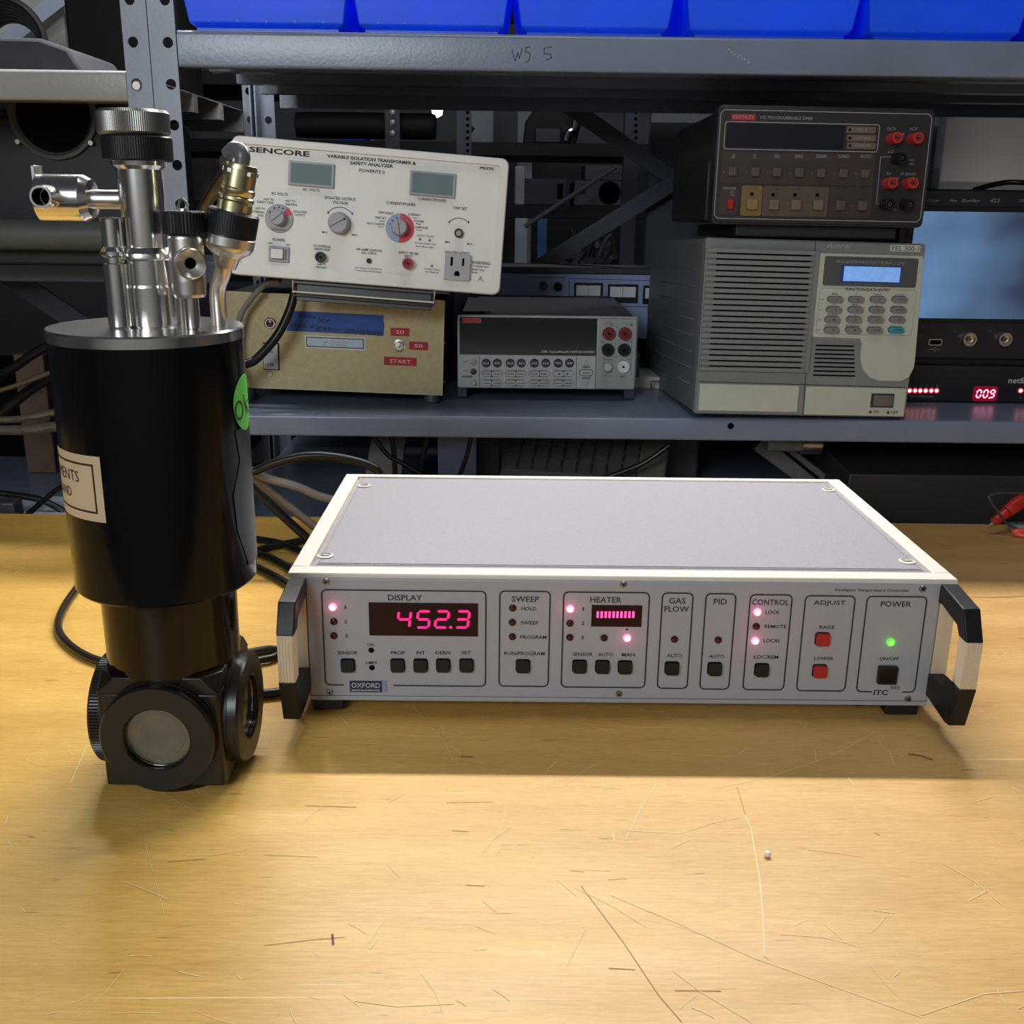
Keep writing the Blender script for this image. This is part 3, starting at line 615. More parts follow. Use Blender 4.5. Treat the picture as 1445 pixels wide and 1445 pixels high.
# horizontal relief valve on the left
vz = .3420; vx0, vx1 = L3(57, 280, CY)[0], L3(131, 280, CY)[0]
b = MB(); b.lathe([(.0112, vx0), (.0122, vx0 + .0006), (.0122, vx1 - .004), (.0100, vx1), (.0060, vx1 + .0005)], 36, 'x', (0, 0, vz)); rv = b.build('relief_valve_body', M_steel, cr)
b = MB(); b.lathe([(.0050, vx1 - .001), (.0050, mx - .010)], 24, 'x', (0, 0, vz - .0005)); b.build('relief_valve_neck', M_steel2, cr)
b = MB(); b.box(vx0 - .0018, vx0 + .0002, -.004, .006, vz + .004, vz + .0165); b.build('end_plate', M_steel, cr, .0003)
ox, oz = vx0 + .0095, vz + .0005
b = MB(); b.lathe([(.0060, -.010), (.0060, -.0225), (.0057, -.023), (.0046, -.023), (.0046, -.011), (1e-6, -.011)], 28, 'y', (ox + .0005, 0, oz), cap=False); b.T = Matrix(); b.build('outlet_tube', M_steel, cr)
b = MB(); b.lathe([(.0044, -.0125), (1e-6, -.0125)], 20, 'y', (ox + .0005, 0, oz)); b.build('outlet_bore', M_hole, cr)
# small valve with a threaded port
sx, sy = L3(264, 370, CY - .012)[0], -.012
b = MB(); b.lathe([(.0034, ZT), (.0042, ZT + .0006), (.0042, .2925)], 24, 'z', (sx + .0005, sy, 0)); b.build('valve_stem', M_steel, cr)
b = MB(); b.lathe([(.0080, .2915), (.0088, .2930), (.0092, .3000), (.0092, .3225), (.0084, .3240)], 36, 'z', (sx, sy, 0)); b.build('valve_body', M_steel2, cr)
knurled('valve_cap', M_blackplas, .0112, .3242, .3362, 40, (sx, sy), .0008, .0003)
b = MB(); b.lathe([(.0022, .3360), (.0022, .3375), (1e-6, .3375)], 12, 'z', (sx, sy, 0)); b.tube([(sx - .003, sy, .337), (sx - .0005, sy, .3425), (sx + .003, sy, .339)], .0007, 6); b.build('cap_clip', M_steel2, cr)
T_ = Matrix.Translation((sx + .002, sy - .004, .3100)) @ Matrix.Rotation(math.radians(22), 4, 'Z')
b = MB(); b.T = T_
prof = [(.0072, 0)] + [(.0082 if i % 2 else .0076, -.002 - i * .0009) for i in range(10)] + [(.0080, -.0125), (.0072, -.0132), (.0030, -.0095), (.0026, -.004), (1e-6, -.004)]
b.lathe(prof, 36, 'y', cap=False); b.build('threaded_port', M_steel2, cr)
b = MB(); b.T = T_; b.lathe([(.0028, -.0088), (1e-6, -.0088)], 20, 'y'); b.build('port_bore', M_hole, cr)
# bent tube carrying the tilted multipin connector
base = L3(309, 448, CY + .01); th = math.radians(13)
q0 = Vector((base[0], .010, ZT)); q1 = Vector(L3(307, 410, CY + .006)); q2 = Vector(L3(314, 385, CY)); q3 = Vector(L3(320, 362, CY - .003))
b = MB(); b.tube([q0, q1, q2, q3], .0046, 20); b.build('elbow_tube', M_steel2, cr)
ax = Matrix.Translation(q3) @ Matrix.Rotation(th, 4, 'Y')
b = MB(); b.T = ax; b.lathe([(.0058, -.006), (.0072, .000), (.0120, .0035), (.0134, .0060), (.0136, .0110), (.0125, .0120)], 36, 'z'); b.build('connector_cone', M_steel2, cr)
knurled('connector_ring', M_blackplas, .0136, .0110, .0245, 60, (0, 0), .001, .00012, ax)
b = MB(); b.T = ax; b.lathe([(.0092, .0240), (.0092, .0290), (.0088, .0295), (.0096, .0305), (.0096, .0320), (.0086, .0330), (.0094, .0345), (.0094, .0362), (.0088, .0370), (.0088, .0470), (.0082, .0490), (.0060, .0492)], 36, 'z'); b.build('gold_connector', M_gold, cr, label='dull gold multipin plug')
b = MB(); b.T = ax
for i in range(5):
    a = 2 * PI * i / 5 + .5; b.lathe([(.0011, 0), (.0009, .0006), (1e-6, .0006)], 10, 'z', (0, 0, 0)) if False else None
    X, Y_ = .0086 * math.cos(a), .0086 * math.sin(a); b.box(X - .0010, X + .0010, Y_ - .0010, Y_ + .0010, .0440, .0460)
b.build('connector_screws', M_brushed, cr)
bt = [ax @ Vector((0, 0, .0485)), ax @ Vector((0, 0, .0520)), ax @ Vector((-.0015, .001, .0550)), ax @ Vector((-.006, .004, .0558)), ax @ Vector((-.0100, .007, .0520))]
b = MB(); b.tube(bt, [.0040, .0042, .0041, .0039, .0036], 16, 5); b.build('cable_boot', mat('grey_boot', (.10, .095, .10), .35), cr)
e0 = Vector(bt[-1]) + Vector((CX, CY, 0)) + Vector((-.0012, .001, -.003))
b = MB(); b.tube([e0, AtY(318, 243, -.035), AtY(303, 267, -.02), AtY(288, 293, .0), AtY(276, 330, .03), AtY(268, 400, .07), AtY(262, 520, .09), (-.075, .08, .10), (-.08, .10, .012), (CX - .04, .10, .0035), AtZ(145, 800, .0035), AtZ(105, 835, .0035), AtZ(82, 880, .0035), AtZ(100, 912, .0035), AtZ(150, 935, .0035), AtZ(240, 940, .0035), AtZ(345, 922, .0035), AtZ(395, 919, .0035), (.010, .045, .0040), (.015, .12, .0040)], .0034, 12, 8)
tag(b.build('connector_cable', mat('dark_brown_cable', (.022, .014, .011), .33, var=.2)), 'dark brown cable from the gold plug, looping across the plywood left of the cryostat', 'cable')
# ---------------------------------------------------------------- shelving
PZ = [.4924 + k * .0391 for k in range(-12, 7)]
def post(root, xa, xb, y, side, name='post', back=False):
    b = MB(); y1 = y + .002
    z0 = PZ[0] - .0391 / 2
    b.box(xa, xb, y, y1, -.9, z0)
    xc = (xa + xb) / 2 + (.005 if side < 0 else -.003)
    for z in PZ: b.holed(xa, xb, z - .01955, z + .01955, xc, z, .0053, y, y1)
    xs = xa if side < 0 else xb - .002
    y2, y3 = (y1, y1 + .030) if not back else (y - .030, y)
    b.box(xs, xs + .002, y2, y3, -.9, PZ[-1] + .01955)
    return b.build(name, M_post, root, 0, weld=True)
M_dk = mat('dark_blue_grey_paint', srgb(50, 58, 74), .4, var=.1)  # dark blue-grey paint on braces, feet and brackets
M_shelfl = mat('pale_grey_shelf_paint', srgb(150, 148, 147), .26, var=.08, scale=10, bump=.12, bscale=300)
def shelf(root, x0, x1, zt, zb, name='shelf_board', y0=.4855, y1=.975, m=None):
    b = MB(); b.box(x0, x1, y0 + .003, y1, zt - .0012, zt)
    n = 8; pr = [(y0 + .0045 - .0045 * math.sin(i * PI / 2 / n), zt - .0045 + .0045 * math.cos(i * PI / 2 / n)) for i in range(n + 1)] + [(y0 + .0025 - .0025 * math.cos(i * PI / 2 / 5), zb + .0025 - .0025 * math.sin(i * PI / 2 / 5)) for i in range(6)] + [(y0 + .014, zb), (y0 + .014, zb + .0015), (y0 + .0035, zb + .0015), (y0 + .0035, zt - .0015)]
    b.prism(pr, x0, x1, 'x')
    b.box(x0, x1, y1 - .004, y1, zb, zt)
    for k in range(1, 4): yy = y0 + k * (y1 - y0) / 4; b.box(x0, x1, yy - .01, yy + .01, zb + .008, zt - .001)
    return b.build(name, m or M_shelf, root, 0)
sh = empty('shelving_unit', 'grey steel shelving behind the bench, carrying the instruments and the blue bins', 'shelving', (.55, .485, -.9))
def wsh(o): o.location = (-.55, -.485, .9); return o
wsh(post(sh, -.2183, -.1915, .485, -1)); wsh(post(sh, 1.35, 1.377, .485, 1))
wsh(post(sh, -.2283, -.1990, .972, -1, back=True)); wsh(post(sh, 1.35, 1.377, .972, 1, back=True))
wsh(shelf(sh, -.1905, 1.35, .5045, .4700)); wsh(shelf(sh, -.1905, 1.35, .1135, .0885)); wsh(shelf(sh, -.1905, 1.35, -.0200, -.0450))
b = MB()
def bar(b, p, q, w, t):
    p, q = Vector(p), Vector(q); d = (q - p).normalized(); n = Vector((-d.z, 0, d.x)) * w / 2; e = Vector((0, t, 0))
    b.add([p - n, p + n, q + n, q - n, p - n + e, p + n + e, q + n + e, q - n + e], [(0, 1, 2, 3), (7, 6, 5, 4), (0, 4, 5, 1), (1, 5, 6, 2), (2, 6, 7, 3), (3, 7, 4, 0)])
xc = AtY(955, 255, .985)
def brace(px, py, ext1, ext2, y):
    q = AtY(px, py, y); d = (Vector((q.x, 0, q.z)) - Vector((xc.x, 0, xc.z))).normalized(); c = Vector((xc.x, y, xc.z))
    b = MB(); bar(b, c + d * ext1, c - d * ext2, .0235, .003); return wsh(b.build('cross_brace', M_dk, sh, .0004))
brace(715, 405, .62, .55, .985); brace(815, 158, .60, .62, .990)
b = MB(); b.lathe([(.008, .984), (.008, .982), (.0045, .979), (1e-6, .979)], 16, 'y', (xc.x, 0, xc.z)); wsh(b.build('brace_bolt', M_brushed, sh))
q = AtY(1031, 601, .4855); b = MB(); b.lathe([(.0036, .4862), (.0036, .4848), (.0026, .4842), (1e-6, .4842)], 14, 'y', (q.x, 0, q.z)); wsh(b.build('lip_bolt', M_hole, sh))
q = AtY(555, 75, .4855)
b = MB()
def wline(b, pts, w, y):
    Q = [AtY(px, py, y) for px, py in pts]
    for i in range(len(Q) - 1):
        t = (Q[i + 1] - Q[i]).normalized(); n = Vector((-t.z, 0, t.x)) * w / 2
        b.add([Q[i] - n, Q[i] + n, Q[i + 1] + n, Q[i + 1] - n], [(0, 1, 2, 3)])
Yl = .4852
for pts in ([(722, 70), (727, 86), (731, 74), (733, 83), (737, 68)], [(749, 66), (742, 67), (741, 73), (748, 75), (747, 84), (742, 88)], [(779, 66), (768, 68), (768, 76), (777, 76), (778, 82), (770, 85)]): wline(b, pts, .0007, Yl)
wsh(b.build('pen_marks', M_ink, sh, smooth=0, stuff=True))
b = MB()
random.seed(3)
for i in range(26):
    px, py = (random.uniform(300, 345), random.uniform(64, 78)) if i < 8 else ((random.uniform(1015, 1060) , 0) if i < 18 else (random.uniform(365, 500), random.uniform(60, 76)))
    if py == 0: py = 64 + (px - 1015) * .55 + random.uniform(-2, 2)
    q = AtY(px, py, Yl); r = random.uniform(.0003, .0008); b.add([(q.x - r, Yl, q.z), (q.x, Yl, q.z - r), (q.x + r, Yl, q.z), (q.x, Yl, q.z + r)], [(0, 1, 2, 3)])
wsh(b.build('paint_chips', M_cream, sh, smooth=0, stuff=True))
# neighbouring unit on the left
sl = empty('shelving_unit', 'grey steel shelving at far left, with a cable coil and loudspeaker', 'shelving', (-.85, .485, -.9))
def wsl(o): o.location = (.85, -.485, .9); return o
wsl(post(sl, -.2448, -.2192, .485, 1)); wsl(post(sl, -1.55, -1.524, .485, -1)); wsl(post(sl, -.2448, -.2192, .972, 1, back=True)); wsl(post(sl, -1.55, -1.524, .972, -1, back=True))
wsl(shelf(sl, -1.52, -.2455, .4660, .4365, m=M_shelfl)); wsl(shelf(sl, -1.52, -.2455, -.0200, -.045)); wsl(shelf(sl, -1.52, -.2455, .2600, .2300, y0=.80))
q = AtY(193, 121, .485); b = MB(); b.lathe([(.0052, .486), (.0052, .4835), (.0040, .4828), (1e-6, .4828)], 16, 'y', (q.x, 0, q.z)); wsl(b.build('post_bolt', M_brushed, sl))

# ---------------------------------------------------------------- blue bins
M_bin = mat('blue_polypropylene', srgb(22, 98, 248), .4, var=.05, scale=8)
translucent(M_bin, srgb(60, 130, 245), .16)
M_bind = mat('blue_bin_edge', srgb(18, 80, 235), .4)
where = ['leftmost, next to the punched post', 'second from the left', 'third from the left', 'fourth from the left', 'above the dark brown multimeter', 'rightmost, partly outside the picture']
for i, (xa, xb) in enumerate([(-.180, -.024), (-.0085, .1385), (.156, .305), (.327, .492), (.510, .662), (.680, .83)]):
    rt = empty('storage_bin', 'blue plastic bin on the top shelf, ' + where[i], 'bin', ((xa + xb) / 2, .60, .5047), 'blue storage bins on the top shelf')
    hw = (xb - xa) / 2; b = MB(); yf, yb_ = -.105, .12; H = .075; e = .009; t = .0025
    def ring(k, z, ins, flare): return [(-hw - flare + ins, yf - flare * .9 + ins, z), (hw + flare - ins, yf - flare * .9 + ins, z), (hw + flare - ins, yb_ + flare - ins, z), (-hw - flare + ins, yb_ + flare - ins, z)]
    lv = [ring(0, .004, .004, -.002), ring(0, .008, 0, 0), ring(0, H - .008, 0, e), ring(0, H - .008, 0, e + .003), ring(0, H, 0, e + .003), ring(0, H, t, e), ring(0, .010, t, 0)]
    vs = [p_ for r_ in lv for p_ in r_]; fs = [(0, 3, 2, 1), tuple(range(24, 28))]
    for k in range(6):
        for j in range(4): fs.append((k * 4 + j, k * 4 + (j + 1) % 4, (k + 1) * 4 + (j + 1) % 4, (k + 1) * 4 + j))
    b.add(vs, fs); b.build('bin_body', M_bin, rt, .0015)
    b = MB(); b.box(-hw + .006, hw - .006, yf + .006, yb_ - .006, .0, .005)
    for k in range(5): xx = -hw + .02 + k * (2 * hw - .04) / 4; b.box(xx - .001, xx + .001, yf - .0004, yf + .001, .009, .016)
    b.build('base_ribs', M_bind, rt)

# ---------------------------------------------------------------- shared connectors
M_redd = mat('dull_red_plastic', (.20, .018, .022), .45, spec=.3)
def jack(P, px, py, r, m, depth=.010, ring=M_hole, name='banana_jack', label=None, core=M_gold):
    o = P.disc(name, m, px, py, r, [(1, 0), (1, -depth + .001), (.92, -depth), (.62, -depth), (.60, -depth + .003), (1e-4, -depth + .003)], label)
    P.disc('jack_socket', core, px, py, r, [(.30, -depth + .003), (.30, -depth + .0005), (.2, -depth + .0005), (.2, -depth + .0025), (1e-4, -depth + .0025)], parent=o)
    P.disc('jack_bore', M_hole, px, py, r, [(.21, -depth + .0008), (1e-4, -depth + .0008)], parent=o)
    return o
def tri(P, b, cx, cy, w, h, d0, d1, up=True):
    c = P.l(cx, cy); k = P.k(cx, cy); s = 1 if up else -1; b.prism([(c.x - w * k / 2, c.z - s * h * k / 2), (c.x + w * k / 2, c.z - s * h * k / 2), (c.x, c.z + s * h * k / 2)], d0, d1)
def plines(P, b, pts, w, d=-.0004):
    Q = [P.l(*p_) for p_ in pts]
    for i in range(len(Q) - 1):
        t = (Q[i + 1] - Q[i]); t = Vector((t.x, 0, t.z)).normalized(); n = Vector((-t.z, 0, t.x)) * w * P.k(*pts[0]) / 2; a, c = Q[i].copy(), Q[i + 1].copy(); a.y = c.y = d
        b.add([a - n, a + n, c + n, c - n], [(0, 1, 2, 3)])

# ---------------------------------------------------------------- isolation transformer (cream, tilted)
P = Panel('isolation_transformer', 'cream isolation transformer with two grey-green displays, tilted on the beige box', 'test instrument', (-.1502, .47, .2663), (2.55, -5.75, 3.94))
R = P.root; W, H = .2876, .1404
M_face = mat('cream_instrument_paint', srgb(226, 222, 216), .4, var=.035, scale=14, bump=.05)
M_face2 = mat('cream_panel_paint', srgb(222, 215, 204), .45, var=.05, scale=9)
b = MB(); o_ = rr(0, W, 0, H, .008, 6); i_ = rr(.0115, W - .0085, .0125, H - .0075, .003, 6); n = len(o_)
vs = [(x, 0, z) for x, z in rr(.001, W - .001, .001, H - .001, .0075, 6)] + [(x, .0015, z) for x, z in o_] + [(x, .024, z) for x, z in o_] + [(x, 0, z) for x, z in i_] + [(x, .004, z) for x, z in i_]
fs = []
for k in range(n):
    j = (k + 1) % n; fs += [(k, j, n + j, n + k), (n + k, n + j, 2 * n + j, 2 * n + k), (k, 3 * n + k, 3 * n + j, j), (3 * n + k, 4 * n + k, 4 * n + j, 3 * n + j)]
fs.append(tuple(4 * n + k for k in range(n))); b.add(vs, fs); b.build('front_bezel', M_face, R)
b = MB(); b.rrect(.004, W - .004, .002, H - .006, .006, .02, .185); b.build('case', mat('dark_case', srgb(48, 46, 46), .5), R)
b = MB(); b.box(.07, .215, .012, .022, -.022, .002); b.box(.066, .219, .006, .010, -.0045, -.001); b.box(.066, .069, .006, .010, -.016, -.001); b.box(.216, .219, .006, .010, -.016, -.001); b.box(.066, .219, .006, .010, -.0175, -.0155)
b.build('tilt_stand', mat('stand_grey', srgb(60, 58, 58), .4), R, .0008)
b = MB(); b.tube([(.067, .005, -.001), (.067, .005, -.013), (.218, .005, -.013), (.218, .005, -.001)], .0009, 8, smooth=False); b.build('stand_trim', M_cream, R)
for x in (.02, .262): MB().box(x - .006, x + .006, .160, .180, -.0020, .004).build('rear_foot', M_blackrub, R)
D = .004; DP = .0036
P.text([('SENCORE', 393.5, 213.2, 85, 7.6, 2)], M_ink, d=DP, shear=.0)
P.text([('VARIABLE ISOLATION TRANSFORMER &', 524, 224.5, 126, 4.6, 2), ('SAFETY ANALYZER', 524, 231.5, 61, 4.6, 2), ('POWERITE II', 524.3, 241, 36, 4.6, 1), ('PR570', 687, 237, 20, 3.8, 2),
        ('AC VOLTS', 438.5, 267.3, 24, 4, 1), ('CURRENT/POWER', 609.5, 281.4, 41, 4, 1), ('AC VOLTS', 393.5, 273, 23.5, 4, 1), ('ISOLATED OUTPUT', 479.5, 279.6, 44, 4, 1), ('VOLTAGE', 479.5, 285.6, 22, 4, 1), ('CURRENT/POWER', 565.5, 287, 41.5, 4, 1), ('TRIP SET', 649.5, 293.6, 20, 4, 1),
        ('HOT TO', 378.5, 281, 14, 3, 1), ('SAFETY GND', 373.5, 285, 24, 3, 1), ('HOT TO', 409, 283.2, 14, 3, 1), ('NEUTRAL', 410.5, 288, 17, 3, 1), ('ISOLATED', 423, 298.5, 19, 3, 1), ('OUTPUT', 422.3, 303, 15, 3, 1), ('HOT TO', 366.5, 293.7, 14, 3, 1), ('EXTERNAL', 362.5, 298.5, 20, 3, 1), ('GND', 367, 303.6, 8, 3, 1),
        ('MIN', 457.4, 327.4, 7, 2.8, 1), ('MAX', 499.8, 331, 8, 2.8, 1), ('MIN', 631.5, 341.3, 6.5, 2.8, 1), ('MAX', 663, 344, 8, 2.8, 1), ('POWER', 392.8, 338.3, 17.5, 4, 1), ('OFF', 380.2, 343, 7, 2.8, 1), ('ON', 405.6, 345.2, 5.5, 2.8, 1),
        ('TO EXTERNAL', 453.8, 347.2, 25.5, 3.3, 1), ('EARTH GND', 454, 351.6, 22, 3.3, 1), ('Refer To', 453, 372.8, 13, 2.8, 1), ('Pull Chart', 453, 377, 15, 2.8, 1), ('100 uAMP LEAKAGE', 520.6, 352.4, 36.5, 3.3, 1), ('CAL CHECK', 520.6, 357, 22, 3.3, 1),
        ('Set Output to 120VAC &', 519.3, 378.8, 37, 2.4, 1), ('Touch Safety Probe Here', 519.3, 382.8, 38.5, 2.4, 1), ('SAFETY PROBE', 576.2, 356.8, 28.5, 3.3, 1), ('INPUT', 576, 361.3, 10.5, 3.3, 1), ('Isolated Output', 609.5, 380, 23, 2.4, 1), ('On When Lit', 609.2, 383.8, 19, 2.4, 1),
        ('2 Amps At 117VAC Continuous, 3 Amps Intermittent Use', 519.5, 391.6, 88, 2.3, 1), ('Patents Pending', 363.8, 379.7, 26, 2.4, 1), ('ISOLATED OUTPUT', 645.3, 356.4, 35, 3.4, 1), ('8 AMPS/600W MAX', 643.8, 401.3, 36, 2.6, 1),
        ('WARNING', 678.5, 370.8, 27, 4.4, 1), ('For Equipment', 677.5, 376, 25, 3, 1), ('Under Test', 674, 380.3, 18.5, 3, 1), ('Only!', 669.5, 384.6, 9, 3, 1),
        ('TRIP RESET', 544, 300, 21.5, 3.1, 1), ('TRIP SET', 536.5, 307, 16.5, 3.1, 1), ('Read', 539, 311.5, 7, 2.2, 1), ('HOT CHASSIS', 529.8, 315.4, 25, 3.1, 1), ('uAmps', 536.8, 320, 9, 2.2, 1), ('CURRENT', 584.7, 302.6, 17.5, 3.1, 1), ('Amps', 585, 307, 8, 2.2, 1),
        ('POWER', 591.4, 312, 14, 3.1, 1), ('Watts', 590, 315.5, 8, 2.2, 1), ('LEAKAGE', 594.7, 320.6, 18, 3.1, 1), ('uAmps', 591, 324.4, 9, 2.2, 1), ('AUTO-TOGGLE', 600, 332.6, 24, 2.6, 0), ('AC Line Safety Test', 599.8, 343.7, 30, 2.6, 1), ('Both Must Light', 599.3, 348.3, 25, 2.6, 1)], M_ink, d=DP)
for (L, Rr, T, B) in ((407, 471.3, 228.8, 263.2), (578.2, 642.6, 242.5, 277.2)):
    P.box('display_frame', M_grey, L, Rr, T, B, -.0005, D, bev=.0005); P.box('display_glass', M_lcd, L + 3.2, Rr - 3.4, T + 2.8, B - 3.2, -.0008, D)
M_knob = mat('grey_knob', srgb(150, 150, 156), .42)
def knobbase(px, py, r, m): return P.disc('knob', m, px, py, r, [(1, D), (1, D - .0012), (.96, D - .0018), (1e-4, D - .0018)])
def parc(P, b, cx, cy, r0, r1, a0, a1, d0, d1=None, n=20):
    c = P.l(cx, cy); k = P.k(cx, cy); vs = []; 
    for i in range(n + 1):
        a = a0 + (a1 - a0) * i / n
        for r_ in (r0, r1): vs.append((c.x + r_ * k * math.cos(a), d0, c.z + r_ * k * math.sin(a)))
    b.add(vs, [(2 * i, 2 * i + 1, 2 * i + 3, 2 * i + 2) for i in range(n)])
kb = knobbase(393.3, 308, 20, M_knob)
b = MB(); c = P.l(393.3, 308); k = P.k(393.3, 308)
parc(P, b, 393.3, 308, 8, 19.4, .35, .98, D - .0020); b.build('red_sector', mat('red_print', srgb(205, 44, 78), .5), kb)
def lever(px, py, r, ang_, base_depth, tipd):
    c = P.l(px, py); k = P.k(px, py); b = MB(); b.T = Matrix.Translation((c.x, 0, c.z)) @ Matrix.Rotation(-ang_, 4, 'Y')
    b.lathe([(r * k, base_depth), (r * k * .92, tipd), (r * k * .85, tipd - .0008), (1e-6, tipd - .0008)], 32, 'y')
    b.cur = 1; b.box(-r * k * .85, r * k * .8, tipd - .0011, tipd - .0007, -.0003, .0003); b.cur = 0
    return b.build('knob_cap', [M_knob, M_ink], kb if px < 400 else R)
lever(393.3, 308, 11, .72, D - .0018, -.012)
b = MB()
for a in (2.6, 2.05, 1.6, 1.22): q = (c.x + 15.5 * k * math.cos(a), c.z + 15.5 * k * math.sin(a)); b.lathe([(.0009, D - .0021), (1e-6, D - .0021)], 10, 'y', (q[0], 0, q[1]))
b.build('knob_dots', M_ink, kb, smooth=0)
P.text([('FUNCTION & OUTPUT', 393.3, 324, 22, 2.4)], M_ink, d=D - .0021)
kb = R
lever(478.5, 315.5, 15, .55, D, -.013)
P.disc('knob_ring', M_knob, 479, 315, 16, [(1, D), (1, D - .001), (1e-4, D - .001)])
q = P.l(486, 309, -.014); MB().lathe([(.0011, -.0141), (1e-6, -.0141)], 12, 'y', (q.x, 0, q.z)).build('knob_dot', M_ink, R)
b = MB(); parc(P, b, 564, 321.5, 8, 20.2, PI / 2, 1.5 * PI, D - .0016); b.build('blue_dial_half', mat('pale_blue_print', srgb(148, 160, 196), .5), R)
b = MB(); parc(P, b, 564, 321.5, 8, 20.2, -PI / 2, PI / 2, D - .0016); b.build('red_dial_half', mat('dial_red', srgb(196, 44, 62), .5), R)
P.disc('knob_ring', M_knob, 564, 321.5, 20, [(1, D), (1, D - .0014), (.3, D - .0014)])
lever(564, 321.5, 11.5, 1.75, D - .0014, -.013)
b = MB()
for a in (2.75, 2.35, 1.85): q = P.l(564 + 15 * math.cos(a), 321.5 - 15 * math.sin(a)); b.lathe([(.0009, D - .0018), (1e-6, D - .0018)], 10, 'y', (q.x, 0, q.z))
b.build('dial_dots', M_navy, R, smooth=0); b = MB()
for a in (1.35, .85, .35): q = P.l(564 + 15 * math.cos(a), 321.5 - 15 * math.sin(a)); b.lathe([(.0009, D - .0018), (1e-6, D - .0018)], 10, 'y', (q.x, 0, q.z))
b.build('dial_dots', M_white, R, smooth=0)
for ax_, ay, r_ in ((479, 314, 21.5), (647.5, 327, 19)):
    b = MB(); 
    a0, a1 = (.62, 2.45) if ax_ < 500 else (.78, 2.36)
    parc(P, b, ax_, ay, r_ - .4, r_ + .5, a0, a1, DP)
    for a in (a0, a1): tri(P, b, ax_ + r_ * math.cos(a), ay - r_ * math.sin(a), 3.2, 3.6, DP, D, False)
    b.build('rotation_arrow', M_ink, R, smooth=0)
P.disc('trim_pot', M_blackplas, 647.3, 329, 6.2, [(1, D), (1, -.002), (.75, -.002), (.7, .0), (1e-4, .0)]); P.disc('trim_slot', M_knob, 647.3, 329, 4, [(1, 0), (1, -.001), (1e-4, -.001)])
rk = P.box('rocker_frame', M_knob, 379, 407.6, 347.6, 369.6, .0005, D, bev=.0006)
P.box('power_rocker', M_face, 382.6, 399.8, 351.2, 365.2, -.0035, D, bev=.0006); P.box('rocker_side', mat('rocker_shade', srgb(120, 112, 106), .5), 399.8, 403.8, 351.6, 365.6, -.001, D); 
b = MB(); tx = P.l(391, 358)
line_frame(b, *P.rect(382.2, 404.2, 350.8, 366.2), .0008, .0004, 0); b.build('rocker_outline', M_ink, R, smooth=0)
jack(P, 452.5, 363, 7.6, M_blackplas, .006, core=M_blackplas); P.disc('test_point', M_blackplas, 520.4, 368, 3.6, [(1, D), (1, .001), (.4, .001), (.4, .003), (1e-4, .003)]); jack(P, 575.6, 372, 7.7, M_red, .008, core=M_red, label='red banana jack')
for px, py in ((592.6, 337.3), (606.2, 338.7), (609.4, 374.9)): P.box('indicator_lamp', M_inkg, px - 1.4, px + 1.4, py - 1.4, py + 1.4, .0028, D)
M_out = mat('outlet_grey', srgb(168, 166, 168), .4)
P.box('mains_outlet', M_out, 627.4, 663.5, 358.6, 396.2, -.003, D, bev=.0006)
for L, Rr, T, B in ((635.8, 639, 362.8, 375.2), (652, 655, 364.8, 375.6)): P.box('outlet_slot', M_hole, L, Rr, T, B, -.0034, -.002)
b = MB(); c = P.l(644.8, 386.3); k = P.k(644, 386); b.prism([(c.x - 3.8 * k, c.z - 3.2 * k), (c.x + 3.8 * k, c.z - 3.2 * k)] + [(c.x + 3.8 * k * math.cos(a * PI / 8), c.z + 3.8 * k * math.sin(a * PI / 8)) for a in range(0, 9)], -.0034, -.002); b.build('earth_slot', M_hole, R)
b = MB(); plines(P, b, [(673.4, 397.5), (682.2, 398), (678.4, 389.8), (673.4, 397.5)], .7, DP); plines(P, b, [(678, 392.5), (678, 396)], .8, DP); b.build('warning_triangle', M_ink, R, smooth=0)

# ---------------------------------------------------------------- beige box
P = Panel('power_supply_box', 'hammered beige metal box with blue tape and red embossed labels, under the cream transformer', 'power supply', (-.1791, .55, .1319), (.13, -.54, 1.7))
R = P.root; W, H = .2494, .1095
M_beige = mat('hammered_beige', srgb(186, 172, 132), .28, var=.08, scale=120, bump=.55, bscale=160)
b = MB(); b.box(0, W, 0, .004, 0, H); b.build('front_panel', M_beige, R, .0012); b = MB(); b.box(.001, W - .001, .004, .25, .001, H - .001); b.build('case', mat('shaded_box_cover', srgb(38, 36, 34), .5), R, .001)  # cover coloured dark to carry the shade under the transformer
b = MB(); line_frame(b, .0, W, .0, H, .001, .0012, -.0005); b.build('front_edge', mat('pale_beige_edge', srgb(196, 190, 160), .35), R, smooth=0)  # paler, greyer beige line round the panel edge
for x, y in ((.018, .02), (.236, .012), (.018, .23), (.236, .23)): zz = -.0182 if x < .1 else -.0112; MB().lathe([(.008, zz), (.0095, zz + .003), (.008, .0005)], 20, 'z', (x, y, 0)).build('rubber_foot', mat('grey_rubber_foot', srgb(74, 76, 82), .5), R)
P.disc('pilot_lamp', M_steel2, 381.5, 456, 8.2, [(1, 0), (1, -.002), (.8, -.003), (.68, -.003), (.66, -.001), (1e-4, -.001)]); P.disc('pilot_lens', mat('dark_red_lens', srgb(70, 26, 28), .2), 381.5, 456, 5.6, [(1, -.001), (.8, -.003), (1e-4, -.0035)])
pf = P.box('switch_frame', M_hole, 371.3, 394.3, 483.6, 522, -.0008, .001, bev=.0003); P.box('rocker_switch', mat('pale_switch', srgb(176, 182, 190), .35), 372.4, 393, 485, 520.6, -.0032, 0, bev=.0006)
P.text([('ON', 381.5, 495.8, 8, 4.4, 1), ('OFF', 382, 514.4, 10.5, 4.6, 1)], M_ink, d=-.0034)
P.disc('screw', M_brushed, 381, 528, 4.4, [(1, 0), (.9, -.0012), (.3, -.0014), (1e-4, -.001)])
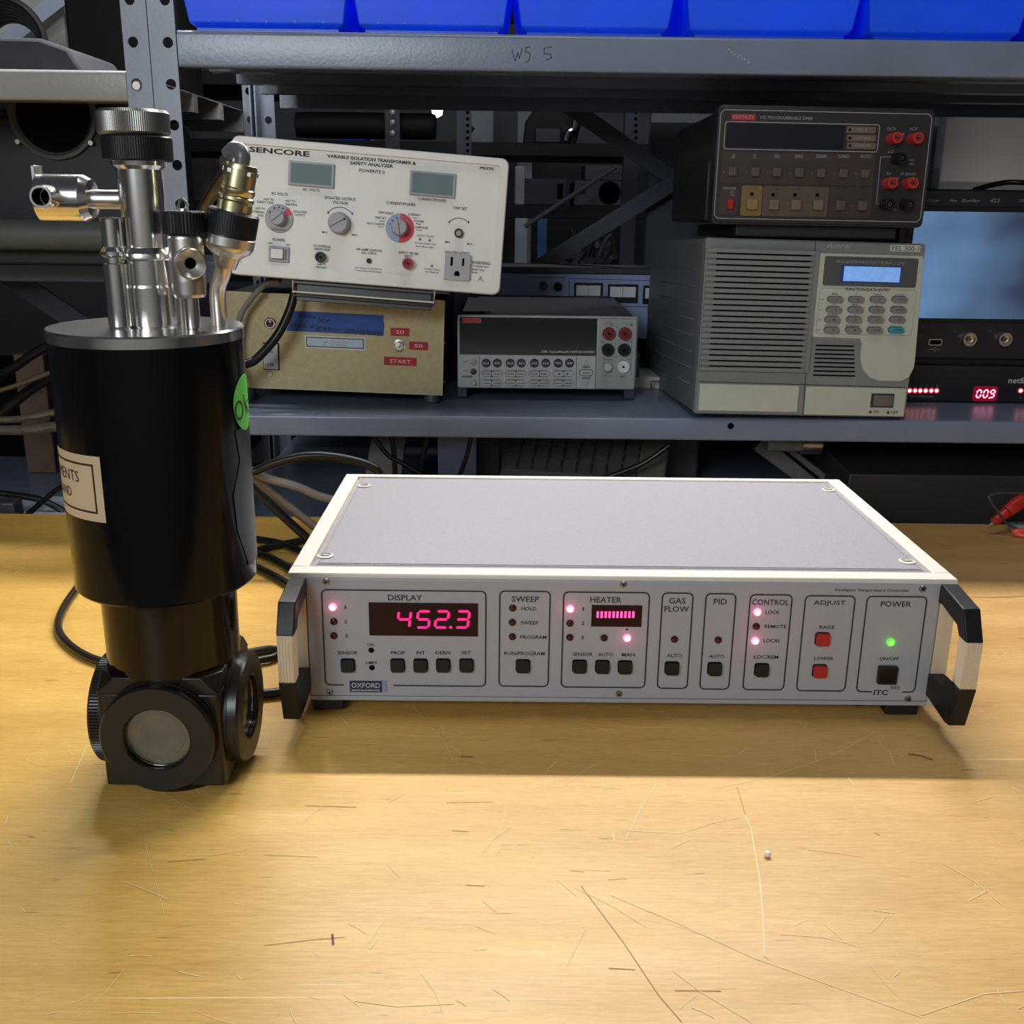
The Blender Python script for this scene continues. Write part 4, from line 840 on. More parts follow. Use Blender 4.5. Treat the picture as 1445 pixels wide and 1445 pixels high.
b = MB(); T_ = [(411.2, 438.4), (542, 445), (540.8, 452), (542.5, 458), (541, 474), (470, 470), (403.9, 466.6), (407, 459), (409, 449)]; b.prism([(P.l(*t).x, P.l(*t).z) for t in T_], -.0005, 0); b.build('blue_tape', mat('blue_painters_tape', srgb(28, 72, 150), .6, var=.06), R, label='torn strip of blue tape with handwriting')
P.text([('white', 433, 445.5, 26, 6.5), ('hot', 457.5, 451.5, 16, 8)], M_navy if False else M_ink, d=-.0007, shear=.25, rot=-.05); P.text([('black + green', 441, 462, 62, 8.5), ('\u2014 cathode heater', 508, 467, 66, 8)], M_ink, d=-.0007, shear=.2, rot=-.05)
P.box('nameplate', mat('silver_plate', srgb(204, 206, 210), .4), 430.5, 516.3, 474.6, 492.8, -.0010, 0); 
b = MB(); line_frame(b, *P.rect(432.3, 513.8, 476.6, 490.6), .0003, .0010, -.0012); b.build('nameplate_border', M_ink, R, smooth=0); P.box('nameplate_field', mat('pale_blue_plate', srgb(176, 192, 208), .4), 434, 512.4, 478, 489.2, -.0012, 0)
P.text([('P-3332', 473, 483.5, 34, 6.5, 1)], M_white, d=-.0016); P.text([('P-3332', 473.4, 484, 34, 6.5, 1)], M_inkg, name='embossed_shadow', d=-.0014)
M_dymo = mat('red_embossed_tape', srgb(166, 26, 44), .35); M_pink = mat('pale_pink_emboss', srgb(232, 170, 180), .6, var=0)
for L, Rr, T, B, t in ((551, 577.8, 462.8, 474.2, '20'), (577.2, 604.2, 482.2, 493.8, '50'), (542, 588, 504, 515.8, 'START')):
    o = P.box('embossed_label', M_dymo, L, Rr, T, B, -.0006, 0)
    P.text([(t, (L + Rr) / 2, (T + B) / 2, 12 if len(t) == 2 else 30, 5.2, 1)], M_pink, d=-.0008)
P.disc('toggle_bush', M_steel2, 563.6, 487.8, 9, [(1, 0), (1, -.0015), (.72, -.0022), (.62, -.005), (1e-4, -.005)]); q = P.l(563.6, 487.8); b = MB(); b.tube([(q.x, -.004, q.z), (q.x - .001, -.012, q.z + .003)], [.002, .0028], 12, smooth=False); b.build('toggle_lever', M_steel2, R)
for x, z in ((W + .0, .060), (W, .014)): MB().lathe([(.0018, W), (.0018, W + .0015), (1e-6, W + .002)], 10, 'x', (0, .012, z)).build('side_screw', M_brushed, R)

# ---------------------------------------------------------------- switch system multimeter (silver, half rack)
P = Panel('digital_multimeter', 'black cased multimeter with silver front, long dark display and round keys', 'multimeter', (.0863, .5817, .1281))
R = P.root; W, H = .213, .0865
M_silver = mat('silver_grey_front', srgb(174, 178, 180), .42, var=.03); M_silver2 = mat('greenish_silver', srgb(150, 156, 156), .42, var=.03); M_key = mat('light_grey_key', srgb(178, 176, 176), .45)
b = MB(); b.rrect(.0, W, .0, H, .003, .002, .012); b.rrect(.001, W - .001, .001, H - .001, .003, 0, .003); b.build('front_bezel', M_silver, R, .0006)
MB().box(.003, W - .003, .011, .290, .002, H - .001).build('case', M_slate, R, .001)
P.box('display_window', mat('smoked_window', (.010, .010, .012), .12), 648.4, 841.8, 448.2, 501, -.0008, .001)
P.box('maker_badge', mat('badge_red', srgb(176, 44, 48), .5), 652.2, 679, 448.6, 455.6, -.0011, 0); P.text([('KEITHLEY', 665.6, 452, 24, 4, 1)], mat('badge_dark_ink', (.12, .02, .02), .6), d=-.0013)
P.text([('2700  SourceMeter\u00ae SWITCH SYSTEM', 801, 496.2, 75, 3.4, 1)], M_white, d=-.0011)
P.box('keypad_panel', M_silver, 649, 841.5, 502, 547.2, -.0006, .001); P.box('terminal_panel', M_silver2, 843.5, 897, 448.8, 548.2, -.0006, .001)
b = MB(); plines(P, b, [(676.3, 501.5), (676.3, 546.8)], .8, -.0008); plines(P, b, [(813.5, 503), (812.8, 548)], .8, -.0008); plines(P, b, [(842.4, 449), (840, 548)], 1.2, -.0008); plines(P, b, [(844, 449.2), (898.5, 450), (894.3, 549), (841.5, 548.6)], .7, -.0008)
plines(P, b, [(849.2, 471), (849.2, 493)], .5, -.0008); plines(P, b, [(891.8, 471), (891.2, 530)], .5, -.0008); b.build('panel_lines', M_inkg, R, smooth=0, stuff=True)
for px, t in zip((686, 701.7, 719.8, 735.5, 754, 770, 787.5, 803.6), ('DCV', 'ACV', 'DCI', 'ACI', '\u03a92', '\u03a94', 'FREQ', 'TEMP')):
    P.disc('round_key', M_navy, px, 512, 6.1, [(1, 0), (1, -.0025), (.85, -.0034), (1e-4, -.0034)], n=20); P.text([(t, px, 512, 8.4, 3.4, 1)], M_white, d=-.0037)
for py, tt in ((527.2, (('EX TRIG', 'TRIG'), ('STORE', 'RECALL'), ('FILTER', 'REL'), ('\u25c0', '\u25b6'))), (540.2, (('OPEN', 'CLOSE'), ('STEP', 'SCAN'), ('DIGITS', 'RATE'), ('EXIT', 'ENTER')))):
    for px, (a_, c_) in zip((693.8, 727.6, 761.2, 794.9), tt):
        P.box('key_well', M_inkg, px - 14.9, px + 14.9, py - 4.7, py + 4.7, -.0008, 0, r=4.7); P.box('key', M_key, px - 14, px - .3, py - 3.8, py + 3.6, -.0030, 0, r=2.6); P.box('key', M_key, px + .3, px + 14, py - 3.8, py + 3.6, -.0030, 0, r=2.6)
        if a_ == '\u25c0':
            b = MB(); c1, c2 = P.l(px - 6.5, py), P.l(px + 6.5, py); k = P.k(px, py) * 1.8
            for c, s in ((c1, -1), (c2, 1)): b.add([(c.x + s * k, -.0033, c.z), (c.x - s * k, -.0033, c.z + k), (c.x - s * k, -.0033, c.z - k)], [(0, 1, 2)])
            b.build('arrow_marks', M_ink, R, smooth=0)
        else: P.text([(a_, px - 7, py, 10, 2.4, 1), (c_, px + 7, py, 10, 2.4, 1)], M_ink, d=-.0033)
b = MB(); tri(P, b, 827.4, 510.8, 7, 7.5, -.003, 0, True); b.build('range_key', M_key, R, .0003); b = MB(); tri(P, b, 826.8, 541, 7, 6.5, -.003, 0, False); b.build('range_key', M_key, R, .0003)
P.box('key_well', M_inkg, 816.8, 837.4, 521, 530.4, -.0008, 0, r=4.5); P.box('key', M_key, 817.8, 836.2, 521.8, 529.2, -.003, 0, r=3.6); P.text([('AUTO', 827, 525.6, 9, 2.6, 1), ('RANGE', 827.3, 517.3, 11, 2.6, 1), ('RANGE', 827, 532.6, 11, 2.6, 1)], M_ink, d=-.0033)
P.disc('round_key', M_grey, 668, 510.8, 4.3, [(1, 0), (1, -.003), (1e-4, -.0036)]); P.disc('round_key', M_darkgrey, 668.2, 524, 4.3, [(1, 0), (1, -.003), (1e-4, -.0036)]); P.disc('power_button', M_key, 668.2, 539.4, 3.8, [(1, 0), (1, -.005), (.8, -.006), (1e-4, -.006)])
P.text([('POWER', 659.3, 531.3, 15, 3.2, 2), ('SHIFT', 658, 510, 7, 2, 0), ('LOCAL', 658.5, 523, 8, 2, 0)], M_ink, d=-.0008)
jack(P, 859, 470.5, 9, M_redd, .006, core=M_redd, label='red banana jack'); jack(P, 881.7, 470.7, 9, M_redd, .006, core=M_redd, label='red banana jack'); jack(P, 857.7, 493.3, 8.8, M_blackplas, .006, core=M_blackplas); jack(P, 880.6, 493.4, 8.8, M_blackplas, .006, core=M_blackplas)
jack(P, 879.3, 517, 8.6, mat('white_plastic', srgb(220, 222, 220), .4), .006, core=M_cream, label='white banana jack'); P.disc('inputs_button', M_key, 857, 517, 6.5, [(1, 0), (1, -.006), (.85, -.008), (1e-4, -.0084)])
P.text([('HI', 871.2, 461.5, 3.6, 2.8, 1), ('LO', 868.9, 503, 5.4, 3, 1), ('SENSE', 859.5, 455, 10.5, 2.5, 0), ('\u03a9 4 WIRE', 859.5, 458.4, 13.5, 2.5, 0), ('INPUT', 882.8, 456.8, 10.5, 2.3, 0), ('INPUTS', 857.5, 507.3, 12, 2.6, 1), ('FRONT/REAR', 857.2, 525.2, 15, 2, 0), ('CAT II', 856.5, 530, 13, 3.4, 0), ('AMPS', 879, 531, 10, 2.8, 1), ('350V', 851, 482, 6, 2.2), ('1000V', 890, 482, 7, 2.2), ('500V', 887.6, 506.5, 6, 2)], M_inkg, d=-.0009)
b = MB(); tri(P, b, 891, 457.6, 5, 4.6, -.0008, -.0007); b.build('warning_triangle', M_inkg, R, smooth=0)
for L, Rr, T, B in ((643.8, 658.6, 549, 562.5), (881.6, 896.8, 551, 565)): P.box('foot', M_dk, L, Rr, T, B + 1, .012, .035, bev=.001)
for x in (.012, W - .012): MB().box(x - .008, x + .008, .25, .27, -.0146, .003).build('rear_foot', M_dk, R)
MB().box(W - .001, W + .008, .03, .06, .010, .040).build('handle_pivot', M_darkgrey, R, .002)

# ---------------------------------------------------------------- programmable electronic load
P = Panel('electronic_load', 'grey and beige electronic load with a louvred left front, blue lit display and oval keys', 'electronic load', (.3527, .475, .1187), (3.2, -2.5, 1.04))
R = P.root; W, H = .2402, .1908
M_lg = mat('warm_grey_case', srgb(126, 130, 130), .42, var=.05, scale=10); M_lg2 = mat('blue_grey_case', srgb(110, 116, 122), .42, var=.05); M_bg = mat('beige_front', srgb(188, 190, 178), .45, var=.03)
b = MB(); b.rrect(0, W, .002, H, .0035, .003, .016); b.rrect(.001, W - .001, .003, H - .001, .003, .001, .004); b.build('front_bezel', M_lg, R, .0008)
b = MB(); b.box(.001, W - .001, .015, .312, .004, H - .001)
for i in range(8): z = .03 + i * .018; b.box(-.0002, .002, .04, .24, z, z + .0015)
b.build('case', M_lg2, R, .0012)
for x in (.02, W - .02):
    for y in (.07, .30): MB().lathe([(.008, -.0225 if y > .2 else -.013), (.009, -.004), (.009, .0055)], 16, 'z', (x, y, 0)).build('foot', M_blackrub, R)
b = MB(); x0, x1, z0, z1 = P.rect(1000, 1150, 341, 535); 
xs0 = P.l(997, 440).x; xs1 = P.l(1146, 440).x
P.box('louvre_recess', M_hole, 1004, 1138, 356.5, 522, .0004, .002)
zt, zb = P.l(1070, 355.5).z, P.l(1070, 522).z; nsl = 21; pit_ = (zt - zb) / nsl
slat = MB(); xr = P.l(1140.5, 440).x; xl = P.l(991, 440).x
slat.prism([(-.0052, 0), (-.0046, -.0012), (.001, -.0008), (.001, pit_ * .50), (-.0040, pit_ * .52), (-.0052, pit_ * .40)], xl, xr, 'x'); slat = slat.mesh('louvre_slat', M_lg)
for i in range(nsl + 1): share(slat, 'louvre_slat', R, (0, 0.0005, zb + i * pit_ - .0004))
lx = P.l(1005, 440).x; b = MB(); b.box(P.l(989.5, 440).x, lx, -.0020, .004, zb - .002, zt + .003); b.box(P.l(1137, 440).x, P.l(1149, 440).x, -.0020, .004, zb - .002, zt + .003); b.build('louvre_frame', M_lg, R, .0006, stuff=True)
b = MB(); plines(P, b, [(1151, 341), (1133, 588)], 1.1, .0006); plines(P, b, [(985, 538.5), (1278, 547)], 1.1, .0006); b.build('front_seams', M_darkgrey, R, smooth=0)
P.box('blank_panel', M_bg, 986.5, 1126.5, 543, 580.5, -.0004, .002, bev=.0005, label='beige blank panel'); P.box('switch_panel', M_bg, 1136, 1277.5, 547, 586.5, -.0004, .002, bev=.0005, label='beige power switch panel')
# beige key area: tall plate with a rounded lower right part
pl = [(1157, 357), (1301.5, 361), (1303.5, 364), (1292, 500), (1290, 518), (1283, 532), (1272, 538), (1240, 537.5), (1226, 532), (1217, 520), (1214, 505), (1216, 484), (1213, 478), (1147, 475.5), (1145.5, 472)]
b = MB(); b.prism([(P.l(*t).x, P.l(*t).z) for t in pl], -.0004, .002); b.build('key_plate', M_bg, R, .0005, label='beige plate behind the keys')
P.box('display_bezel', mat('slate_bezel', srgb(82, 84, 88), .4), 1162, 1294, 363, 404.5, -.0010, .0, r=3)
M_lit = mat('lit_blue_lcd', srgb(120, 160, 220), .25, emit=.55, ecol=srgb(120, 166, 236), var=.25, scale=120)
lc = P.box('display_frame', mat('lcd_blue_edge', srgb(40, 70, 140), .4), 1185.5, 1271, 375, 399.3, -.0012, 0); P.box('lit_display', M_lit, 1190, 1269.5, 376.5, 397.5, -.0014, 0, label='pale blue lit display')
P.text([('PROGRAMMABLE ELECTRONIC LOAD', 1229, 370.3, 98, 4.2, 0)], mat('bezel_ink', srgb(150, 152, 158), .6, var=0), d=-.0013)
P.text([('WATT   VOLT   OHM   AMP', 1215, 401.6, 60, 1.8, 0)], mat('bezel_ink2', srgb(120, 122, 130), .6, var=0), d=-.0013)
P.text([('Amrel', 1184, 346.6, 34, 8, 1)], mat('pale_logo', srgb(156, 158, 160), .5, var=0), d=.0006, shear=.3)
P.box('paper_label', mat('paper', srgb(196, 198, 186), .6), 1256.5, 1298.8, 345.6, 355, .0001, .002); P.text([('FEL 300-1', 1278, 350.6, 38, 6.2, 0)], M_ink, d=-.0001)
b = MB(); P.frame(1153.5, 1290, 407.5, 472.5, 4, .8, b, d0=-.0006); b.build('key_outline', M_grey, R, smooth=0)
P.text([('FUNCTION/DATA ENTRY', 1224.7, 408.8, 63, 4.2, 1)], M_ink, d=-.0007, shear=.15)
M_oval = mat('grey_oval_key', srgb(128, 124, 124), .4); M_cyan = mat('cyan_oval_key', srgb(52, 142, 166), .4)
rows = ((422.5, (1177.5, 1207.3, 1237.5, 1268.3)), (437, (1175.5, 1206, 1236, 1266.5)), (451, (1173.5, 1204, 1234.7, 1264.6)), (465.6, (1172.5, 1202.7, 1233.2, 1263.2)))
kt = (('7', '8', '9', 'LOCAL'), ('4', '5', '6', 'SETUP'), ('1', '2', '3', 'CURR'), ('0', '\u2022', 'CLEAR', 'ENTER'))
for (py, xs_), tt in zip(rows, kt):
    for px, t in zip(xs_, tt):
        P.box('key_well', M_inkg, px - 11, px + 11, py - 4.9, py + 4.3, -.0006, 0, r=4.6); P.box('oval_key', M_cyan if t == 'ENTER' else M_oval, px - 10.2, px + 11, py - 3.8, py + 4.6, -.0042, 0, r=4.2, label='cyan oval key' if t == 'ENTER' else None)
        P.text([(t, px + 1.5, py, min(2.2 * len(t) + (0 if len(t) > 1 else .6), 11), 2.6, 0)], M_darkgrey, d=-.0045)
P.text([(t, 1159.5 - i * 1.6, py, 5, 2.4, 0) for i, (t, (py, _)) in enumerate(zip(('CV', 'CC', 'CR', 'CP'), rows))] + [('MENU', 1177.5, 414.6, 8, 2, 1), ('A', 1208.2, 414.8, 2.4, 2, 1), ('TRAN', 1238, 415.6, 10, 2, 1), ('ON/OFF', 1269, 416.4, 13, 2, 0), ('V', 1177, 429.6, 2, 2, 1), ('RCL', 1206.5, 430, 8, 2, 1), ('Hz', 1236.7, 431.5, 3, 2, 1), ('SLEW', 1175, 444.4, 16, 2, 1), ('W', 1205.5, 444.6, 2.4, 2, 1), ('SHORT', 1173.5, 458.5, 20, 1.8, 0), ('STO', 1203, 459.5, 20, 1.8, 0)], M_ink, d=-.0007)
for i in range(8):
    y = 487 + i * 6; xl_ = 1151.5 - i * .55
    P.box('vent_slot', M_hole, xl_, 1205.6 + i * .2 - .0, y, y + 2.1, .0004, .002)
b = MB(); plines(P, b, [(1146, 477), (1212, 479), (1215, 484), (1213, 505), (1217, 522), (1227, 533), (1240, 538.5)], 1, -.0003); b.build('vent_panel_seam', M_grey, R, smooth=0)
P.box('switch_frame', M_darkgrey, 1228.5, 1261, 555.2, 575, -.0012, 0, bev=.0004); P.box('power_switch', mat('grey_rocker', srgb(104, 98, 94), .4), 1231.5, 1259, 557.5, 572.8, -.0036, 0, bev=.0006)
P.text([('ON', 1235.8, 580.8, 7, 4, 1), ('OFF', 1262, 581.7, 9.5, 4, 1)], M_ink, d=-.0007); b = MB(); tri(P, b, 1227.8, 580.6, 5.5, 4, -.0007, 0); tri(P, b, 1253, 581.4, 5.5, 4, -.0007, 0); b.build('switch_marks', M_ink, R, smooth=0)

# ---------------------------------------------------------------- programmable multimeter (dark brown) on top of the load
P = Panel('bench_multimeter', 'dark brown multimeter with square keys and red posts, on top of the grey load', 'multimeter', (.3585, .475, .3231), (1.6, -1.5, .36))
R = P.root; W, H = .2253, .1179
M_mm = mat('charcoal_case', srgb(44, 43, 47), .38, var=.1, scale=10); M_mp = mat('dark_brown_panel', srgb(44, 38, 40), .45); M_mb = mat('brown_panel', srgb(60, 50, 47), .45)
b = MB(); b.rrect(0, W, .0, H, .006, .004, .024); b.rrect(.002, W - .002, .002, H - .002, .006, .0, .006); b.build('front_bezel', M_mm, R, .001)
b = MB(); b.rrect(.002, W - .002, .004, H - .004, .005, .022, .25); b.build('case', M_mm, R, .0015)
MB().box(-.0015, .004, .03, .12, .004, H * .55).build('carry_handle_arm', M_mm, R, .001); MB().box(.03, W - .02, .02, .22, -.0125, .001).build('base_rail', M_slate, R, .002)
P.box('front_panel', M_mp, 1014, 1311, 159.5, 310, -.0006, .002, r=8)
b = MB(); P.frame(1011.5, 1307.5, 157.3, 311.3, 8, 1.1, b, d0=-.0008); P.frame(1021.5, 1240, 173.3, 213, 4, 1.1, b, d0=-.0009); b.build('panel_outline', mat('outline_grey', srgb(150, 150, 154), .6, var=0), R, smooth=0, stuff=True)
P.box('maker_badge', mat('badge_red2', srgb(176, 34, 34), .5), 1032, 1066, 161, 170, -.0009, 0); P.text([('KEITHLEY', 1049, 165.4, 30, 5, 1)], M_dimink, d=-.0011); P.text([('192 PROGRAMMABLE DMM', 1109.5, 166.6, 73, 4.6, 1)], M_dimink, d=-.0009)
P.box('display_window', mat('navy_window', srgb(22, 24, 40), .15), 1024.5, 1191, 175.5, 209.5, -.0009, 0)
M_pill = mat('taupe_pill', srgb(104, 88, 76), .5)
for py, t in ((183.4, 'TALK'), (195, 'LISTEN'), (205.8, 'REMOTE')):
    P.box('status_legend', M_pill, 1194.6, 1235.4, py - 4.6, py + 4.6, -.0009, 0, r=1.6); P.text([(t, 1216.5, py, 4.2 * len(t) * .75 + 3, 3.2, 1)], M_dimink, d=-.0011); P.box('indicator_lamp', M_hole, 1197.3, 1200.5, py - 1.8, py + 1.8, -.0011, 0)
P.box('range_panel', M_mb, 1018, 1233.5, 216, 260.5, -.0009, 0, r=2)
for px, t in zip((1033.5, 1064.3, 1096, 1126.7, 1158.3, 1189.8, 1221.2), ('.2', '2', '20', '200', '2000', '20M\u03a9', 'AUTO')): P.text([(t, px, 220.6, 4.2 * len(t) * .9, 4.8, 1)], M_dimink, d=-.0011)
M_sk = mat('square_key', srgb(84, 74, 70), .4); M_skl = mat('taupe_key', srgb(112, 98, 82), .4); M_sky = mat('tan_key', srgb(132, 112, 72), .4)
for i, px in enumerate((1032.7, 1064.4, 1094.6, 1126.2, 1157, 1188.3, 1219)): q = P.box('square_key', M_sk, px - 6, px + 5.6, 236.4 + i * .55, 248.4 + i * .55, -.006, 0, bev=.0005); P.box('indicator_lamp', M_inkg, px - 12.5, px - 10.3, 241.6 + i * .5, 243.8 + i * .5, -.0011, 0)
P.box('power_panel', M_mb, 1015.5, 1040.5, 262.5, 302, -.0009, 0, r=2); P.box('power_button', M_red, 1025.2, 1032.8, 281, 295, -.007, 0, bev=.0004, label='red power button'); P.text([('POWER', 1029.5, 266, 18, 4, 1), ('ON', 1033, 271, 6, 3, 0), ('OFF', 1033, 275.5, 7, 3, 0)], M_dimink, d=-.0011)
P.box('zero_panel', mat('mustard_panel', srgb(122, 100, 54), .45), 1045.5, 1074.5, 261.8, 304.5, -.0009, 0, r=3, label='mustard coloured key panel'); P.box('function_panel', mat('taupe_panel', srgb(86, 74, 64), .45), 1075.8, 1168, 263, 305.5, -.0009, 0, r=3); P.box('program_panel', M_mb, 1170, 1229.5, 264, 307, -.0009, 0, r=3)
P.box('square_key', M_sky, 1052, 1067.4, 281, 295.6, -.0065, 0, bev=.0005)
for px in (1090.4, 1121.4, 1152.4): P.box('square_key', M_skl, px - 6.7, px + 6.7, 282 + (px - 1090) * .01, 296 + (px - 1090) * .01, -.0065, 0, bev=.0005)
for px, py in ((1060.6, 273.8), (1090.6, 274.6), (1121.6, 274.9), (1152.8, 275.3)): P.box('indicator_lamp', M_hole, px - 2.3, px + 2.3, py - 2.3, py + 2.3, -.0012, 0)
for px in (1184, 1215): P.box('square_key', M_sk, px - 6.5, px + 6.3, 284, 297, -.0065, 0, bev=.0005)
P.text([('ZERO', 1061.5, 266.2, 13, 4, 1), ('DCV', 1091.5, 267, 11.5, 4, 1), ('ACV', 1122.8, 267.3, 11.5, 4, 1), ('k\u03a9', 1153.5, 268, 7, 4, 1), ('PRGM', 1185.2, 268.6, 15, 4.2, 1), ('RECALL', 1216, 268.6, 19, 4.2, 1), ('EXP', 1201.5, 290.7, 8, 3, 0), ('DCV', 1258, 182, 12, 4.2, 1), ('ACV', 1288.5, 182, 11.5, 4.2, 1), ('LO', 1256.7, 213.8, 8, 4, 1), ('HI', 1273, 189.5, 5, 3.4, 1), ('\u03a9', 1253.5, 245, 5, 3.8, 1), ('\u03a9 SENSE', 1281, 245.4, 21, 3.8, 1), ('HI', 1266, 251.5, 4.5, 3, 1), ('LO', 1261.5, 295.8, 6, 3, 1), ('1000V', 1286, 226, 8, 2.4), ('MAX', 1286, 231.5, 7, 2.4)], M_dimink, d=-.0009)
b = MB(); plines(P, b, [(1260, 221.5), (1242.2, 221.5), (1236.2, 287.3), (1241, 287.3)], 1, -.0009); b.build('terminal_bracket', M_dimink, R, smooth=0)
for px, py, m in ((1257.5, 196.2, 0), (1286.6, 196.6, 0), (1263.5, 224.5, 1), (1251, 259, 0), (1279.5, 259.3, 0), (1247, 288.8, 1), (1275, 289.3, 1)):
    jack(P, px, py, 7.6, M_blackplas if m else mat('red_post', (.46, .030, .026), .4), .018, core=M_brushed, name='binding_post', label=None if m else 'red binding post')
# ---------------------------------------------------------------- oscilloscope and power strip on the right
def wbox(b, L, Rr, T, B, y, dep, xmax=None):
    cx, cy = (L + Rr) / 2, (T + B) / 2; x0, x1 = AtY(L, cy, y).x, AtY(Rr, cy, y).x; z0, z1 = AtY(cx, B, y).z, AtY(cx, T, y).z
    b.box(x0, x1, y, y + dep, z0, z1); return x0, x1, z0, z1
P = Panel('oscilloscope', 'dark blue-black oscilloscope with a large blue screen, behind the grey load at the right', 'oscilloscope', (.60, .60, .1625))
R = P.root; M_sc = mat('scope_plastic', srgb(30, 32, 42), .4); M_sc2 = mat('scope_black', (.006, .007, .010), .4)
b = MB(); b.box(0, .37, 0, .16, .004, .2005); b.build('case', M_sc, R, .003)
x0, x1, z0, z1 = P.rect(1250, 1500, 299, 449.5)
b = MB(); b.box(.01, .36, -.001, .004, z0 - .0055, z1 + .006); b.build('screen_surround', M_sc2, R, .001)
M_screen = bpy.data.materials.new('lit_blue_screen'); M_screen.use_nodes = True; nt = M_screen.node_tree; bs = nt.nodes['Principled BSDF']
tc = nt.nodes.new('ShaderNodeTexCoord'); mp = nt.nodes.new('ShaderNodeMapping'); mp.inputs['Location'].default_value = (-.06, 0, -.12); mp.inputs['Scale'].default_value = (5.2, 1, 7); nt.links.new(tc.outputs['Object'], mp.inputs[0])
nz = nt.nodes.new('ShaderNodeTexNoise'); nz.inputs['Scale'].default_value = 1.6; nz.inputs['Detail'].default_value = 2; nt.links.new(mp.outputs[0], nz.inputs['Vector'])
sp = nt.nodes.new('ShaderNodeSeparateXYZ'); nt.links.new(tc.outputs['Object'], sp.inputs[0]); mr = nt.nodes.new('ShaderNodeMapRange'); mr.inputs[1].default_value = .02; mr.inputs[2].default_value = .17; mr.inputs[3].default_value = .44; mr.inputs[4].default_value = -.06; nt.links.new(sp.outputs['X'], mr.inputs[0])
ad = nt.nodes.new('ShaderNodeMath'); ad.operation = 'ADD'; nt.links.new(nz.outputs['Fac'], ad.inputs[0]); nt.links.new(mr.outputs[0], ad.inputs[1])
rp = nt.nodes.new('ShaderNodeValToRGB'); rp.color_ramp.elements[0].position = .36; rp.color_ramp.elements[1].position = .98; rp.color_ramp.elements[0].color = (*srgb(50, 58, 78), 1); rp.color_ramp.elements[1].color = (*srgb(112, 152, 198), 1); nt.links.new(ad.outputs[0], rp.inputs[0])
nt.links.new(rp.outputs[0], bs.inputs['Emission Color']); bs.inputs['Emission Strength'].default_value = .75; bs.inputs['Base Color'].default_value = (.01, .01, .02, 1); bs.inputs['Roughness'].default_value = .15
b = MB(); b.box(.018, .352, -.0016, .001, z0, z1); b.build('lit_screen', M_screen, R, label='hazy blue lit screen')
P.text([('LeCroy', 1312, 283, 24, 5, 1), ('Wave', 1345, 283, 10, 4, 1), ('Surfer', 1370, 283, 26, 4.4, 1), ('422', 1403.5, 283, 14, 5, 1), ('200 MHz', 1449, 283, 24, 3.4, 0)], M_dimink, d=-.0012, shear=.2)
P.text([('CH 1', 1348.5, 467.5, 8, 3.2, 1), ('CH 2', 1398, 467.5, 9, 3.2, 1), ('EXT', 1297.5, 474.5, 8, 2.6)], mat('scope_dim_ink', srgb(84, 88, 98), .6, var=0), d=-.0006)
b = MB(); plines(P, b, [(1308, 493.5), (1326, 493.5)], .8, -.0004); plines(P, b, [(1314, 493.5), (1318, 490.5), (1322, 490.5)], .8, -.0004); plines(P, b, [(1317, 493.5), (1320, 496.5)], .8, -.0004); b.build('usb_symbol', M_dimink, R, smooth=0)
P.box('usb_port', M_steel2, 1310.3, 1329, 478.4, 487.4, -.001, .002, r=2.5); P.box('usb_opening', M_hole, 1311.8, 1327.6, 479.8, 486, -.0013, 0, r=1.5)
for px in (1365.2, 1415): P.disc('input_socket', M_steel2, px, 478, 11, [(1, 0), (1, -.004), (.85, -.008), (.66, -.008), (.60, -.002), (1e-4, -.002)]); P.disc('socket_core', M_brushed, px, 478, 4, [(1, -.002), (.8, -.006), (.3, -.006), (1e-4, -.004)])
MB().box(.02, .34, .01, .14, -.0035, .005).build('base', M_sc2, R)
P = Panel('power_controller', 'black rack power controller with red lamps and a lit 00.9 readout, under the oscilloscope', 'power controller', (.602, .60, .1150))
R = P.root
b = MB(); b.box(0, .44, 0, .2, 0, .044); b.build('case', mat('rack_black', srgb(32, 29, 38), .42), R, .0015)
M_lr = mat('lit_red_dot', (.8, .3, .3), .3, emit=3.0, ecol=(1, .45, .42), var=0); M_lrr = mat('lit_red_halo_lens', (.5, .01, .02), .3, emit=.65, ecol=(1, .01, .05), var=0)
for i, px in enumerate((1283.5, 1291, 1298.4, 1306, 1314, 1321.4, 1440, 1448)):
    o = P.disc('outlet_lamp', M_lrr, px, 551.2, 4.0, [(1, 0), (1, -.0005), (.3, -.0007), (1e-4, -.0007)], label='lit red outlet lamp'); P.disc('lamp_core', M_lr, px, 551.2, 2.5, [(1, -.0007), (.6, -.0012), (1e-4, -.0014)], parent=o)
b = MB(); x0, x1, z0, z1 = P.rect(1373, 1407, 545, 566); b.rrect(x0, x1, z0, z1, .003, -.0006, 0); ro = b.build('readout_window', mat('readout_red', (.09, .002, .010), .3, emit=.22, ecol=(.9, .0, .06), var=0), R)
M_w9 = mat('lit_pink_segment', (.6, .1, .2), .3, emit=2.0, ecol=(1, .42, .62), var=0)
for ch, cx in (('0', 1381), ('0', 1390.5), ('9', 1400)):
    b = MB(); seg(b, P, cx, 555.5, 5.6, 10.5, 2.1, ch, -.0009); b.build('readout_digit', M_w9, ro, smooth=0)
P.disc('readout_point', M_w9, 1395.4, 561.5, 1, [(1, -.0009), (1e-4, -.0010)])
